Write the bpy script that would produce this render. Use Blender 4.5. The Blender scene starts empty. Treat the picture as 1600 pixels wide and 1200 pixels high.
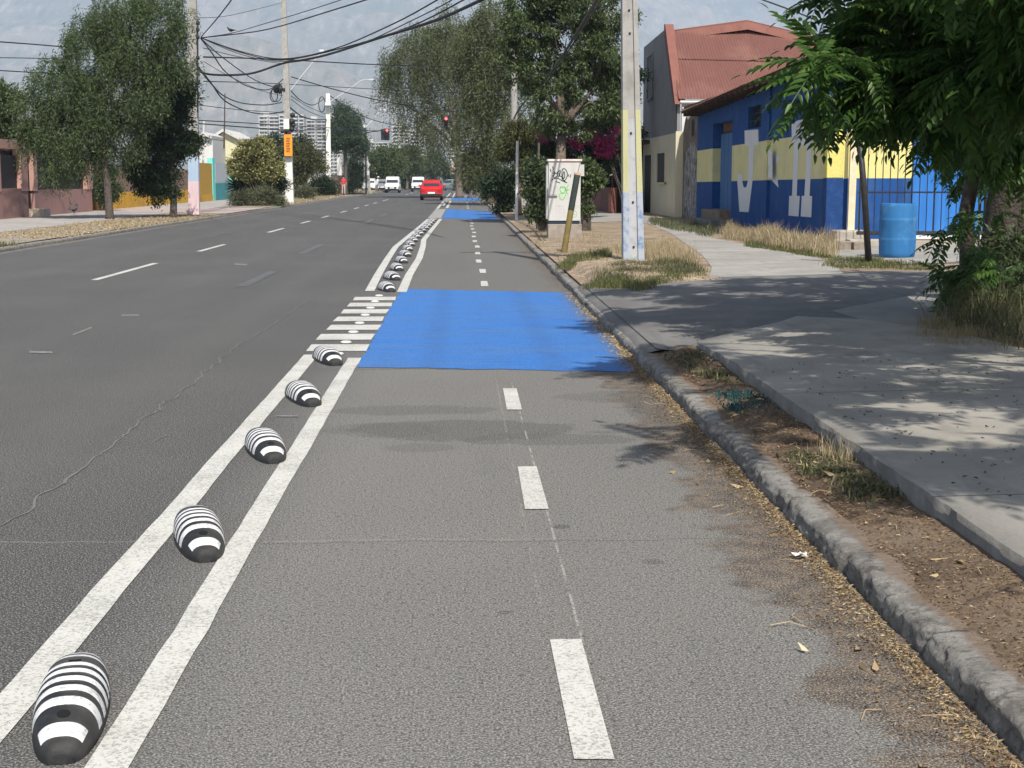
import bpy, bmesh, math, random
import numpy as np
from mathutils import Vector, Matrix, noise as mnoise
R = math.radians
random.seed(7); rng = np.random.default_rng(7)
S = bpy.context.scene
COL = S.collection

# ------------------------------------------------------------------ camera
FPX, CH = 2320.0, 1.53
TH = math.atan(320/FPX)
YAW = math.atan(78*math.cos(TH)/FPX)
cam = bpy.data.cameras.new('camera'); camo = bpy.data.objects.new('camera', cam); COL.objects.link(camo)
cam.sensor_width = 36; cam.lens = FPX/1600*36; cam.clip_start = .05; cam.clip_end = 40000
camo.location = (0, 0, CH); camo.rotation_euler = (math.pi/2-TH, 0, -YAW)
S.camera = camo
# ------------------------------------------------------------------ light
SUN_EL, SUN_AZ = R(50), R(167)          # azimuth measured clockwise from +Y
w = bpy.data.worlds.new('World'); S.world = w; w.use_nodes = True
nt = w.node_tree; bg = nt.nodes['Background']
sky = nt.nodes.new('ShaderNodeTexSky'); sky.sky_type = 'NISHITA'; sky.sun_disc = False
sky.sun_elevation = SUN_EL; sky.sun_rotation = SUN_AZ; sky.altitude = 550; sky.dust_density = 2.0
hs = nt.nodes.new('ShaderNodeHueSaturation'); hs.inputs['Saturation'].default_value = .62; nt.links.new(sky.outputs[0], hs.inputs['Color']); nt.links.new(hs.outputs[0], bg.inputs[0]); bg.inputs[1].default_value = .12
sl = bpy.data.lights.new('sun', 'SUN'); so = bpy.data.objects.new('sun', sl); COL.objects.link(so)
sl.energy = 4.6; sl.angle = R(.53); sl.color = (1, .94, .85)
sd = Vector((math.sin(SUN_AZ)*math.cos(SUN_EL), math.cos(SUN_AZ)*math.cos(SUN_EL), math.sin(SUN_EL)))
so.rotation_euler = sd.to_track_quat('Z', 'Y').to_euler()
S.view_settings.view_transform = 'Standard'; S.view_settings.look = 'None'
S.view_settings.exposure = 0.32; S.view_settings.gamma = 1
S.cycles.max_bounces = 8; S.cycles.transparent_max_bounces = 8; S.cycles.volume_bounces = 3
S.render.engine = 'CYCLES'
try: S.cycles.use_denoising = True
except Exception: pass

# ------------------------------------------------------------------ pixel -> place helpers (photo pixels, 1600x1200)
def ray(px, py):
    c, s = math.cos(TH), math.sin(TH); x = (px-800)/FPX; u = -(py-600)/FPX
    Y = c+u*s; Z = -s+u*c; cy, sy = math.cos(YAW), math.sin(YAW)
    return Vector((x*cy+Y*sy, -x*sy+Y*cy, Z))
CP = Vector((0, 0, CH))
def G(px, py, z=0): r = ray(px, py); return CP + r*((z-CH)/r.z)
def at(px, py, Y): r = ray(px, py); return CP + r*(Y/r.y)
def onX(px, py, X): r = ray(px, py); return CP + r*(X/r.x)
def zr(X): return .12+.02*(X-1.5)                 # right-hand footway surface
def GR(px, py, dz=0):
    r = ray(px, py)                                # intersect z = .12+.02(X-1.5)+dz
    t = (.09+dz-CH)/(r.z-.02*r.x); return CP+r*t

# ------------------------------------------------------------------ materials
MATS = {}
def mat(name, c, c2=None, sc=6, rough=.85, bump=0, bsc=60, metal=0, c3=None, dist=.01, lo=.35, hi=.65, coord='Object', spec=.4, stretch=None):
    if name in MATS: return MATS[name]
    m = bpy.data.materials.new(name); m.use_nodes = True; n = m.node_tree.nodes; L = m.node_tree.links
    b = n['Principled BSDF']; b.inputs['Roughness'].default_value = rough; b.inputs['Metallic'].default_value = metal
    b.inputs['Specular IOR Level'].default_value = spec
    b.inputs['Base Color'].default_value = (*c, 1)
    if c2 or bump:
        tc = n.new('ShaderNodeTexCoord'); src = tc.outputs[coord]
        if stretch:
            mp = n.new('ShaderNodeMapping'); mp.inputs['Scale'].default_value = stretch; L.new(src, mp.inputs[0]); src = mp.outputs[0]
    if c2:
        t = n.new('ShaderNodeTexNoise'); t.inputs['Scale'].default_value = sc; t.inputs['Detail'].default_value = 8; t.inputs['Roughness'].default_value = .62
        L.new(src, t.inputs['Vector']); r = n.new('ShaderNodeValToRGB'); L.new(t.outputs[0], r.inputs[0])
        r.color_ramp.elements[0].position = lo; r.color_ramp.elements[0].color = (*c, 1)
        r.color_ramp.elements[1].position = hi; r.color_ramp.elements[1].color = (*c2, 1)
        if c3: e = r.color_ramp.elements.new((lo+hi)/2); e.color = (*c3, 1)
        L.new(r.outputs[0], b.inputs['Base Color'])
    if bump:
        t2 = n.new('ShaderNodeTexNoise'); t2.inputs['Scale'].default_value = bsc; t2.inputs['Detail'].default_value = 5
        L.new(src, t2.inputs['Vector']); bp = n.new('ShaderNodeBump'); bp.inputs['Strength'].default_value = bump; bp.inputs['Distance'].default_value = dist
        L.new(t2.outputs[0], bp.inputs['Height']); L.new(bp.outputs[0], b.inputs['Normal'])
    MATS[name] = m; return m
def leafmat(name, ca, cb, cc=None, trans=.3, rough=.55):
    if name in MATS: return MATS[name]
    m = bpy.data.materials.new(name); m.use_nodes = True; n = m.node_tree.nodes; L = m.node_tree.links
    b = n['Principled BSDF']; b.inputs['Roughness'].default_value = rough; b.inputs['Specular IOR Level'].default_value = .3
    g = n.new('ShaderNodeNewGeometry'); r = n.new('ShaderNodeValToRGB'); L.new(g.outputs['Random Per Island'], r.inputs[0])
    r.color_ramp.elements[0].color = (*ca, 1); r.color_ramp.elements[1].color = (*cb, 1)
    if cc: e = r.color_ramp.elements.new(.93); e.color = (*cb, 1); r.color_ramp.elements[-1].color = (*cc, 1)
    L.new(r.outputs[0], b.inputs['Base Color'])
    t = n.new('ShaderNodeBsdfTranslucent'); L.new(r.outputs[0], t.inputs[0]); mx = n.new('ShaderNodeMixShader'); mx.inputs[0].default_value = trans
    L.new(b.outputs[0], mx.inputs[1]); L.new(t.outputs[0], mx.inputs[2]); L.new(mx.outputs[0], n['Material Output'].inputs[0])
    MATS[name] = m; return m
class NT:                                            # tiny node-graph writer
    def __init__(s, name):
        s.m = bpy.data.materials.new(name); s.m.use_nodes = True; s.n = s.m.node_tree.nodes; s.L = s.m.node_tree.links
        s.b = s.n['Principled BSDF']; s.tc = s.n.new('ShaderNodeTexCoord').outputs['Object']
        sp = s.n.new('ShaderNodeSeparateXYZ'); s.L.new(s.tc, sp.inputs[0]); s.x, s.y, s.z = sp.outputs
        MATS[name] = s.m
    def put(s, sock, v):
        if isinstance(v, (int, float)): sock.default_value = v
        elif isinstance(v, tuple): sock.default_value = (*v, 1)
        else: s.L.new(v, sock)
    def math(s, op, a, b=0., c=0., clamp=False):
        q = s.n.new('ShaderNodeMath'); q.operation = op; q.use_clamp = clamp
        s.put(q.inputs[0], a); s.put(q.inputs[1], b); s.put(q.inputs[2], c); return q.outputs[0]
    def noise(s, sc, det=4, rough=.6, vec=None, stretch=None):
        v = vec or s.tc
        if stretch: mp = s.n.new('ShaderNodeMapping'); mp.inputs['Scale'].default_value = stretch; s.L.new(v, mp.inputs[0]); v = mp.outputs[0]
        q = s.n.new('ShaderNodeTexNoise'); q.inputs['Scale'].default_value = sc; q.inputs['Detail'].default_value = det; q.inputs['Roughness'].default_value = rough
        s.L.new(v, q.inputs['Vector']); return q.outputs[0]
    def vor(s, sc, feat='F1'):
        q = s.n.new('ShaderNodeTexVoronoi'); q.feature = feat; q.inputs['Scale'].default_value = sc; s.L.new(s.tc, q.inputs['Vector']); return q
    def ss(s, v, a, b):                              # smoothstep a..b
        q = s.n.new('ShaderNodeMapRange'); q.interpolation_type = 'SMOOTHSTEP'; s.put(q.inputs[0], v); q.inputs[1].default_value = a; q.inputs[2].default_value = b; return q.outputs[0]
    def mix(s, f, a, b, blend='MIX'):
        q = s.n.new('ShaderNodeMix'); q.data_type = 'RGBA'; q.blend_type = blend; s.put(q.inputs[0], f); s.put(q.inputs[6], a); s.put(q.inputs[7], b); return q.outputs[2]
    def color(s, v): s.put(s.b.inputs['Base Color'], v)
    def bump(s, h, st=.3, d=.01):
        q = s.n.new('ShaderNodeBump'); q.inputs['Strength'].default_value = st; q.inputs['Distance'].default_value = d; s.L.new(h, q.inputs['Height']); s.L.new(q.outputs[0], s.b.inputs['Normal'])
    def done(s, rough=.85, spec=.35): s.b.inputs['Roughness'].default_value = rough; s.b.inputs['Specular IOR Level'].default_value = spec; return s.m

def asphalt_mat():
    a = NT('asphalt')
    big = a.noise(.35, 5); mid = a.noise(3, 5); fine = a.noise(135, 3, .7); fine2 = a.noise(48, 3, .7)
    lane = a.ss(a.math('ADD', a.x, a.math('MULTIPLY', big, .5)), -1.2, -.35)        # newer dark lane on the left, older pale one on the right
    near = a.ss(a.y, 14, 12.2)
    base = a.mix(lane, (.037, .039, .043), (.103, .100, .095))
    base = a.mix(a.math('MULTIPLY', near, .4), base, a.mix(lane, (.055, .055, .055), (.210, .205, .193)))
    base = a.mix(a.math('MULTIPLY', a.ss(big, .4, .7), .3), base, (.10, .097, .092), 'MIX')
    for xc in (-2.4, -4.0, -7.0, -8.5): tr = a.math('ABSOLUTE', a.math('SUBTRACT', a.math('ADD', a.x, a.math('MULTIPLY', mid, .15)), xc)); base = a.mix(a.math('MULTIPLY', a.ss(tr, .38, .1), .22), base, (.085, .083, .08))
    for (x0, x1, y0, y1, col) in ((-4.9, -3.3, 14.2, 19.5, (.04, .041, .043)), (-8.6, -6.4, 26, 34, (.05, .05, .052)), (-.7, .1, 24.5, 31, (.085, .08, .074)), (-3.1, -1.9, 44, 52, (.05, .05, .052))):
        q = a.math('ADD', a.x, a.math('MULTIPLY', a.math('SUBTRACT', mid, .5), .12)); q2 = a.math('ADD', a.y, a.math('MULTIPLY', a.math('SUBTRACT', mid, .5), .2))
        k = a.math('MULTIPLY', a.math('MULTIPLY', a.ss(q, x0, x0+.04), a.ss(q, x1, x1-.04)), a.math('MULTIPLY', a.ss(q2, y0, y0+.06), a.ss(q2, y1, y1-.06))); base = a.mix(a.math('MULTIPLY', k, .45), base, col)
    st = a.noise(1.2, 4, .6, stretch=(1, .15, 1)); base = a.mix(a.math('MULTIPLY', a.ss(st, .5, .7), .25), base, (.075, .075, .077))
    # gutter dust along the right kerb
    gx = a.math('ADD', a.x, a.math('MULTIPLY', a.math('SUBTRACT', mid, .5), .9))
    gx = a.math('ADD', gx, a.math('MULTIPLY', a.math('SUBTRACT', a.noise(.5, 3), .5), .7))
    dust = a.ss(gx, 1.02, 1.16); dust = a.math('MULTIPLY', dust, a.ss(a.y, 13.5, 11.8))
    dust2 = a.math('MULTIPLY', a.ss(gx, 1.15, 1.5), a.ss(a.y, 18, 22))
    dust = a.math('MAXIMUM', dust, dust2)
    dcol = a.mix(a.ss(a.noise(9, 6), .4, .62), (.055, .038, .026), (.13, .093, .062))
    base = a.mix(a.math('MULTIPLY', dust, .88), base, dcol)
    ld = a.ss(a.math('ADD', a.x, a.math('MULTIPLY', mid, .5)), -9.2, -9.55)          # pale dust by the left kerb
    base = a.mix(a.math('MULTIPLY', ld, .6), base, (.34, .31, .27))
    # small stains, plus broad shadow patches painted into the asphalt colour
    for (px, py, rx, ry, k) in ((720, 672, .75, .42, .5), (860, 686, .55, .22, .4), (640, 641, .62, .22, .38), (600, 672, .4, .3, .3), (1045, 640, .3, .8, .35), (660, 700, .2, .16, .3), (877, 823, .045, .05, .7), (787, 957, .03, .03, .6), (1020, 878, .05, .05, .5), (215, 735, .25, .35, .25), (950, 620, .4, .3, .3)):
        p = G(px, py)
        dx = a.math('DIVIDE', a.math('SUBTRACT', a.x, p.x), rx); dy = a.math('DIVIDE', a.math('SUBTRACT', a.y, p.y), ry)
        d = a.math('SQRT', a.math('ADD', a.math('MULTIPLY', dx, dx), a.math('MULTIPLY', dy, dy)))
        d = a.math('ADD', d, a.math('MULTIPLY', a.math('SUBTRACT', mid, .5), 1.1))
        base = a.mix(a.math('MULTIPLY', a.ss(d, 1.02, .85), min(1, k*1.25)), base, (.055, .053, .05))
    # lines of wear across the lane
    for yy, ww, x0, x1, col, amt in ((6.18, .012, -9, 1.4, (.05, .05, .048), .55), (6.22, .008, -3, .6, (.3, .29, .27), .5), (12.0, .03, -3.2, 1.45, (.04, .038, .036), .8), (33.0, .08, -6, 1, (.06, .06, .06), .4), (44., .1, -8, 1, (.06, .06, .06), .35), (9.4, .01, -8, -3, (.06, .06, .06), .4)):
        dd = a.math('ABSOLUTE', a.math('SUBTRACT', a.math('ADD', a.y, a.math('MULTIPLY', a.math('SUBTRACT', a.noise(.8, 4), .5), .35)), yy))
        k = a.math('MULTIPLY', a.ss(dd, ww, ww*.4), a.math('MULTIPLY', a.ss(a.x, x0, x0+.5), a.ss(a.x, x1, x1-.4)))
        base = a.mix(a.math('MULTIPLY', k, amt), base, col)
    # chalk setting-out line beside the dashes
    for xx, amt in ((.385, .55), (.27, .22)):
        dd = a.math('ABSOLUTE', a.math('SUBTRACT', a.math('ADD', a.x, a.math('MULTIPLY', a.y, .004)), xx+.03))
        k = a.math('MULTIPLY', a.ss(dd, .006, .003), a.math('MULTIPLY', a.ss(a.noise(6, 4), .42, .6), a.ss(a.y, 4.6, 5.0)))
        k = a.math('MULTIPLY', k, a.ss(a.y, 11.5, 11)); base = a.mix(a.math('MULTIPLY', k, amt), base, (.5, .48, .44))
    v = a.vor(150); sp = a.ss(v.outputs['Distance'], .25, .6)
    base = a.mix(a.math('MULTIPLY', a.ss(fine, .5, .62), .6), base, (.42, .40, .36))
    base = a.mix(a.math('MULTIPLY', a.ss(fine, .49, .36), .75), base, (.02, .02, .02))
    base = a.mix(a.math('MULTIPLY', a.ss(fine2, .47, .36), .6), base, (.04, .04, .04))
    a.color(base)
    a.bump(a.math('ADD', a.math('MULTIPLY', fine, 1.), a.math('MULTIPLY', sp, .5)), .38, .004)
    return a.done(.9, .3)
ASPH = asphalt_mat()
def paint_mat(name, c, under=(.12, .12, .12), wear=.62, sc=55, soft=.08, amt=.7, big=(.5, .5, .5)):
    a = NT(name); f = a.noise(sc, 5, .75); g = a.noise(2.2, 4)
    base = a.mix(a.math('MULTIPLY', a.ss(g, .4, .68), .35), c, tuple(c[i]*big[i] for i in range(3)))
    k = a.ss(a.math('ADD', f, a.math('MULTIPLY', g, .18)), wear+.02, wear+.02+soft)
    base = a.mix(a.math('MULTIPLY', k, amt), base, under)
    a.color(base); a.bump(a.noise(95, 3, .7), .4, .004); return a.done(.75, .35)
WPAINT = paint_mat('white_road_paint', (.53, .525, .49), wear=.57, sc=75, amt=.55, big=(.78, .77, .74))
def blue_mat():
    a = NT('blue_road_paint'); st = a.noise(1.6, 6, .65, stretch=(.35, 1.6, 1)); st2 = a.noise(7, 6, .7, stretch=(.3, 1.5, 1)); f = a.noise(95, 3, .7); f2 = a.noise(40, 3, .7)
    base = a.mix(a.math('MULTIPLY', a.ss(st, .42, .62), .6), (.028, .155, .47), (.065, .165, .37)); base = a.mix(a.math('MULTIPLY', a.ss(st2, .50, .66), .45), base, (.03, .085, .25))
    base = a.mix(a.math('MULTIPLY', a.ss(f, .49, .37), .65), base, (.015, .04, .12)); base = a.mix(a.math('MULTIPLY', a.ss(f, .52, .64), .35), base, (.12, .24, .52)); base = a.mix(a.math('MULTIPLY', a.ss(a.noise(5, 5, .8), .66, .70), .7), base, (.11, .12, .13))
    e = a.ss(a.math('ADD', a.x, a.math('MULTIPLY', a.math('SUBTRACT', a.noise(4, 4), .5), .3)), 1.2, 1.42); base = a.mix(a.math('MULTIPLY', e, .55), base, (.10, .10, .095))
    dd = a.math('ABSOLUTE', a.math('SUBTRACT', a.math('ABSOLUTE', a.math('SUBTRACT', a.math('ADD', a.x, a.math('MULTIPLY', st, .2)), .35)), .5)); base = a.mix(a.math('MULTIPLY', a.ss(dd, .18, .02), .18), base, (.03, .06, .15))
    a.color(base); a.bump(f, .5, .004); return a.done(.75, .35)
BPAINT = blue_mat()
FADED = paint_mat('faded_paint', (.125, .125, .127), (.075, .077, .08), .5, 20)
def concrete(name, c1, c2, c3, sc=2.0, bumpk=.35, joint=None):
    a = NT(name); g = a.noise(sc, 6); h = a.noise(28, 5, .7); st = a.noise(5, 5, .6, stretch=(1, .25, 1))
    base = a.mix(a.ss(g, .35, .65), c1, c2); base = a.mix(a.math('MULTIPLY', a.ss(st, .5, .68), .5), base, c3)
    base = a.mix(a.math('MULTIPLY', a.ss(h, .55, .72), .35), base, tuple(x*.4 for x in c1))
    if joint:
        fr = a.math('FRACT', a.math('DIVIDE', a.y, joint)); d = a.math('ABSOLUTE', a.math('SUBTRACT', fr, .5))
        base = a.mix(a.math('MULTIPLY', a.ss(d, .497, .4985), .8), base, (.05, .045, .04))
    a.color(base); a.bump(a.math('ADD', h, a.math('MULTIPLY', g, .6)), bumpk, .006); return a.done(.9, .3)
SLAB = concrete('pavement_concrete', (.255, .24, .21), (.32, .30, .265), (.185, .172, .15), 1.3, .4, 3.0)
PATH2 = concrete('old_pavement', (.25, .24, .22), (.32, .305, .28), (.19, .18, .165), .8, .3, 2.5)
def kerb_mat():
    a = NT('kerb_concrete'); g = a.noise(7, 6); h = a.noise(45, 6, .75); p = a.noise(16, 4, .6, stretch=(1, 1, 1.6))
    base = a.mix(a.ss(g, .38, .62), (.17, .16, .145), (.27, .26, .24)); base = a.mix(a.math('MULTIPLY', a.ss(p, .52, .66), .7), base, (.06, .055, .048))
    base = a.mix(a.math('MULTIPLY', a.ss(h, .54, .7), .5), base, (.42, .41, .38)); base = a.mix(a.math('MULTIPLY', a.ss(h, .44, .32), .7), base, (.05, .045, .04))
    e = a.math('ADD', a.x, a.math('MULTIPLY', a.math('SUBTRACT', a.noise(3, 5, .7), .5), .16)); k = a.math('MULTIPLY', a.ss(e, 1.56, 1.60), a.ss(a.x, 0, 1))
    base = a.mix(a.math('MULTIPLY', k, .85), base, a.mix(a.noise(25, 5, .7), (.12, .085, .06), (.26, .20, .15)))
    j = a.math('ABSOLUTE', a.math('SUBTRACT', a.math('FRACT', a.math('DIVIDE', a.math('ADD', a.y, a.math('MULTIPLY', g, .04)), 1.02)), .5))
    base = a.mix(a.math('MULTIPLY', a.ss(j, .016, .006), a.math('MULTIPLY', a.ss(a.noise(2, 3), .4, .5), .8)), base, (.04, .035, .03))
    a.color(base); a.bump(a.math('ADD', h, a.math('MULTIPLY', p, 1.2)), 1.0, .012); return a.done(.95, .2)
KERBM = kerb_mat()
DRIVE = concrete('drive_asphalt', (.12, .118, .115), (.16, .155, .148), (.20, .19, .18), 1.5, .4)
def dirt_mat():
    a = NT('dirt'); g = a.noise(2.2, 6); f = a.noise(40, 6, .75)
    base = a.mix(a.ss(g, .38, .62), (.075, .048, .033), (.18, .13, .092))
    base = a.mix(a.math('MULTIPLY', a.ss(a.noise(.6, 3), .45, .6), .5), base, (.23, .18, .13))
    base = a.mix(a.math('MULTIPLY', a.ss(f, .5, .7), .5), base, (.30, .23, .16))
    base = a.mix(a.math('MULTIPLY', a.ss(f, .45, .3), .7), base, (.05, .032, .022))
    a.color(base); a.bump(f, .8, .02); return a.done(.95, .2)
DIRT = dirt_mat()
CURBC = mat('weathered_grey', (.13, .12, .105), (.27, .25, .22), 8, bump=.3)

# ------------------------------------------------------------------ mesh builder
class MB:
    def __init__(s): s.v = []; s.f = []; s.m = []; s.mats = []
    def mi(s, m):
        if m not in s.mats: s.mats.append(m)
        return s.mats.index(m)
    def add(s, vs, fs, m):
        o = len(s.v); k = s.mi(m); s.v += [tuple(v) for v in vs]
        for f in fs: s.f.append(tuple(i+o for i in f)); s.m.append(k)
    def box(s, x0, y0, z0, x1, y1, z1, m, M=None):
        vs = [(x, y, z) for z in (z0, z1) for y in (y0, y1) for x in (x0, x1)]
        if M: vs = [M @ Vector(v) for v in vs]
        s.add(vs, [(0, 2, 3, 1), (4, 5, 7, 6), (0, 1, 5, 4), (2, 6, 7, 3), (0, 4, 6, 2), (1, 3, 7, 5)], m)
    def prism(s, poly, d, m):                        # poly: 3D points of one face, extruded by vector d
        n = len(poly); p = [Vector(q) for q in poly]; d = Vector(d); vs = p+[q+d for q in p]
        s.add(vs, [tuple(range(n))[::-1], tuple(range(n, 2*n))]+[(i, (i+1) % n, n+(i+1) % n, n+i) for i in range(n)], m)
    def quad(s, a, b, c, d, m): s.add([a, b, c, d], [(0, 1, 2, 3)], m)
    def tube(s, pts, rad, m, seg=8, cap=True):
        pts = [Vector(p) for p in pts]; n = len(pts)
        if not hasattr(rad, '__len__'): rad = [rad]*n
        vs = []; fs = []; up = None
        for i, p in enumerate(pts):
            t = (pts[min(i+1, n-1)]-pts[max(i-1, 0)]).normalized()
            if up is None: up = Vector((1, 0, 0)) if abs(t.x) < .9 else Vector((0, 1, 0))
            a = t.cross(up).normalized(); b = a.cross(t).normalized(); up = b
            for k in range(seg):
                an = 2*math.pi*k/seg; vs.append(p+(a*math.cos(an)+b*math.sin(an))*rad[i])
        for i in range(n-1):
            for k in range(seg): fs.append((i*seg+k, i*seg+(k+1) % seg, (i+1)*seg+(k+1) % seg, (i+1)*seg+k))
        if cap: fs.append(tuple(range(seg))); fs.append(tuple(range((n-1)*seg, n*seg))[::-1])
        s.add(vs, fs, m)
    def lathe(s, prof, m, c=(0, 0, 0), seg=24, M=None, sx=1, sy=1):
        vs = []; fs = []; n = len(prof)
        for r, z in prof:
            for k in range(seg):
                an = 2*math.pi*k/seg; v = Vector((r*math.cos(an)*sx, r*math.sin(an)*sy, z))
                vs.append((M @ v if M else v)+Vector(c))
        for i in range(n-1):
            for k in range(seg): fs.append((i*seg+k, i*seg+(k+1) % seg, (i+1)*seg+(k+1) % seg, (i+1)*seg+k))
        fs.append(tuple(range(seg))[::-1]); fs.append(tuple(range((n-1)*seg, n*seg)))
        s.add(vs, fs, m)
    def ribbon(s, pts, width, nrm, m, lift=.003):    # flat stroke lying on a plane with normal nrm
        nrm = Vector(nrm); pts = [Vector(p)+nrm*lift for p in pts]; L_ = []
        for i, p in enumerate(pts):
            t = (pts[min(i+1, len(pts)-1)]-pts[max(i-1, 0)]).normalized(); sd_ = t.cross(nrm).normalized()*width/2
            L_ += [p-sd_, p+sd_]
        s.add(L_, [(2*i, 2*i+1, 2*i+3, 2*i+2) for i in range(len(pts)-1)], m)
    def build(s, name, parent=None, loc=(0, 0, 0), smooth=False, bevel=0, **kw):
        me = bpy.data.meshes.new(name); L0 = Vector(loc)
        me.from_pydata([Vector(v)-L0 for v in s.v] if L0.length else s.v, [], s.f); me.update()
        for m in s.mats: me.materials.append(m)
        me.polygons.foreach_set('material_index', s.m)
        bm = bmesh.new(); bm.from_mesh(me); bmesh.ops.recalc_face_normals(bm, faces=bm.faces); bm.to_mesh(me); bm.free()
        if smooth: me.polygons.foreach_set('use_smooth', [True]*len(me.polygons))
        o = bpy.data.objects.new(name, me); COL.objects.link(o)
        if parent: o.parent = parent; L0 = L0-Vector(parent.get('_l', (0, 0, 0)))
        o.location = L0
        if bevel:
            b = o.modifiers.new('bevel', 'BEVEL'); b.width = bevel; b.segments = 2; b.limit_method = 'ANGLE'
        if smooth == 'auto' or bevel: pass
        for k, v in kw.items(): o[k] = v
        return o
def thing(name, label, cat, loc=(0, 0, 0), group=None, rz=0):
    o = bpy.data.objects.new(name, None); COL.objects.link(o); o.location = loc; o.rotation_euler.z = rz
    o.empty_display_size = .2; o['label'] = label; o['category'] = cat
    if group: o['group'] = group
    o['_l'] = tuple(loc) if rz == 0 else (0, 0, 0)
    return o
def tag(o, label=None, cat=None, group=None, kind=None):
    if label: o['label'] = label
    if cat: o['category'] = cat
    if group: o['group'] = group
    if kind: o['kind'] = kind
    return o
def sub(child, part): child.parent = part; child.location = child.location-part.location
def dup(root, loc, rz=None, label=None, scale=None):
    r = root.copy(); COL.objects.link(r); r.location = loc
    if rz is not None: r.rotation_euler.z = rz
    if label: r['label'] = label
    if scale: r.scale = scale
    for ch in list(root.children):
        c = ch.copy(); COL.objects.link(c); c.parent = r
        for g in ch.children: d = g.copy(); COL.objects.link(d); d.parent = c
    return r
def npmesh(name, V, F, m, parent=None, midx=None, mats=None, smooth=False):   # V (n,3) F (k,3|4)
    me = bpy.data.meshes.new(name); V = np.asarray(V, np.float32); F = np.asarray(F, np.int32)
    if parent is not None: V = V-np.array(parent.get('_l', (0, 0, 0)), np.float32)
    k, w_ = F.shape
    me.vertices.add(len(V)); me.vertices.foreach_set('co', V.ravel()); me.loops.add(k*w_); me.loops.foreach_set('vertex_index', F.ravel())
    me.polygons.add(k); me.polygons.foreach_set('loop_start', np.arange(0, k*w_, w_, dtype=np.int32)); me.polygons.foreach_set('loop_total', np.full(k, w_, np.int32))
    me.update(calc_edges=True)
    for q in (mats or [m]): me.materials.append(q)
    if midx is not None: me.polygons.foreach_set('material_index', np.asarray(midx, np.int32))
    if smooth: me.polygons.foreach_set('use_smooth', np.ones(k, bool))
    o = bpy.data.objects.new(name, me); COL.objects.link(o)
    if parent is not None: o.parent = parent
    return o
def nrm(a): return a/np.maximum(np.linalg.norm(a, axis=-1, keepdims=True), 1e-9)
def leaf_quads(P, D, ln, wd, curl=.25):               # pointed bent leaves: P base, D direction
    n = len(P); ln = np.broadcast_to(ln, n)[:, None]; wd = np.broadcast_to(wd, n)[:, None]
    r = rng.normal(size=(n, 3)); sdv = nrm(np.cross(D, r)); up = nrm(np.cross(sdv, D))
    mid = P+D*ln*.45+up*ln*curl*.3
    V = np.stack([P, mid+sdv*wd*.5, P+D*ln-up*ln*curl*.25, mid-sdv*wd*.5], 1).reshape(-1, 3)
    F = np.arange(4*n).reshape(n, 4); return V, F
def clump_points(blobs, n, K, spread, shell=.55, flat=1.):
    """blobs: list of (centre xyz, radii xyz)."""
    wt = np.array([b[1][0]*b[1][2] for b in blobs]); wt = wt/wt.sum()
    bi = rng.choice(len(blobs), K, p=wt); C = np.array([blobs[i][0] for i in bi], float); Rr = np.array([blobs[i][1] for i in bi], float)
    d = nrm(rng.normal(size=(K, 3))); rad = rng.uniform(shell**2, 1, K)**.5
    CC = C+d*Rr*rad[:, None]
    k = rng.integers(0, K, n); P = CC[k]+rng.normal(size=(n, 3))*spread*np.array([1, 1, .75*flat])
    out = nrm((CC-C)/Rr)[k]; return P, out, CC, C
def pxblobs(lst, Y, dep=.8, dy=0):
    out = []
    for b in lst:
        px, py, r = b[:3]; yy = Y+(b[3] if len(b) > 3 else 0); c = at(px, py, yy); rr = r*yy/FPX
        out.append(((c.x, c.y, c.z), (rr, rr*dep, rr)))
    return out
BARK = mat('bark', (.09, .07, .055), (.19, .15, .12), 14, bump=.8, bsc=30, dist=.03)
DBARK = mat('dark_bark', (.05, .04, .035), (.11, .09, .075), 14, bump=.8, bsc=30, dist=.03)
def limbs(mb, base, fork, targets, r0, m, sub=3):
    b = Vector(base)
    f = Vector(fork)
    mid = b.lerp(f, .5)+Vector((random.uniform(-.15, .15), 0, 0))*r0*5
    mb.tube([b-Vector((0, 0, .05)), b+Vector((0, 0, .15)), mid, f], [r0*1.35, r0*1.05, r0*.85, r0*.72], m, 10)
    for t in targets:
        t = Vector(t); d = (t-f).length; q = f.lerp(t, .5)+Vector((random.uniform(-.12, .12)*d, random.uniform(-.12, .12)*d, random.uniform(0, .12)*d))
        mb.tube([f-(f-mid)*.1, f.lerp(q, .5), q, t], [r0*.5, r0*.38, r0*.22, r0*.07], m, 6)
        for k in range(sub):
            s_ = f.lerp(q, random.uniform(.5, 1)).lerp(t, random.uniform(0, .5)); e = t+Vector([random.uniform(-.3, .3)*d for _ in range(3)])
            mb.tube([s_, s_.lerp(e, .6)+Vector((0, 0, .05*d)), e], [r0*.14, r0*.09, r0*.04], m, 5)
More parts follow.
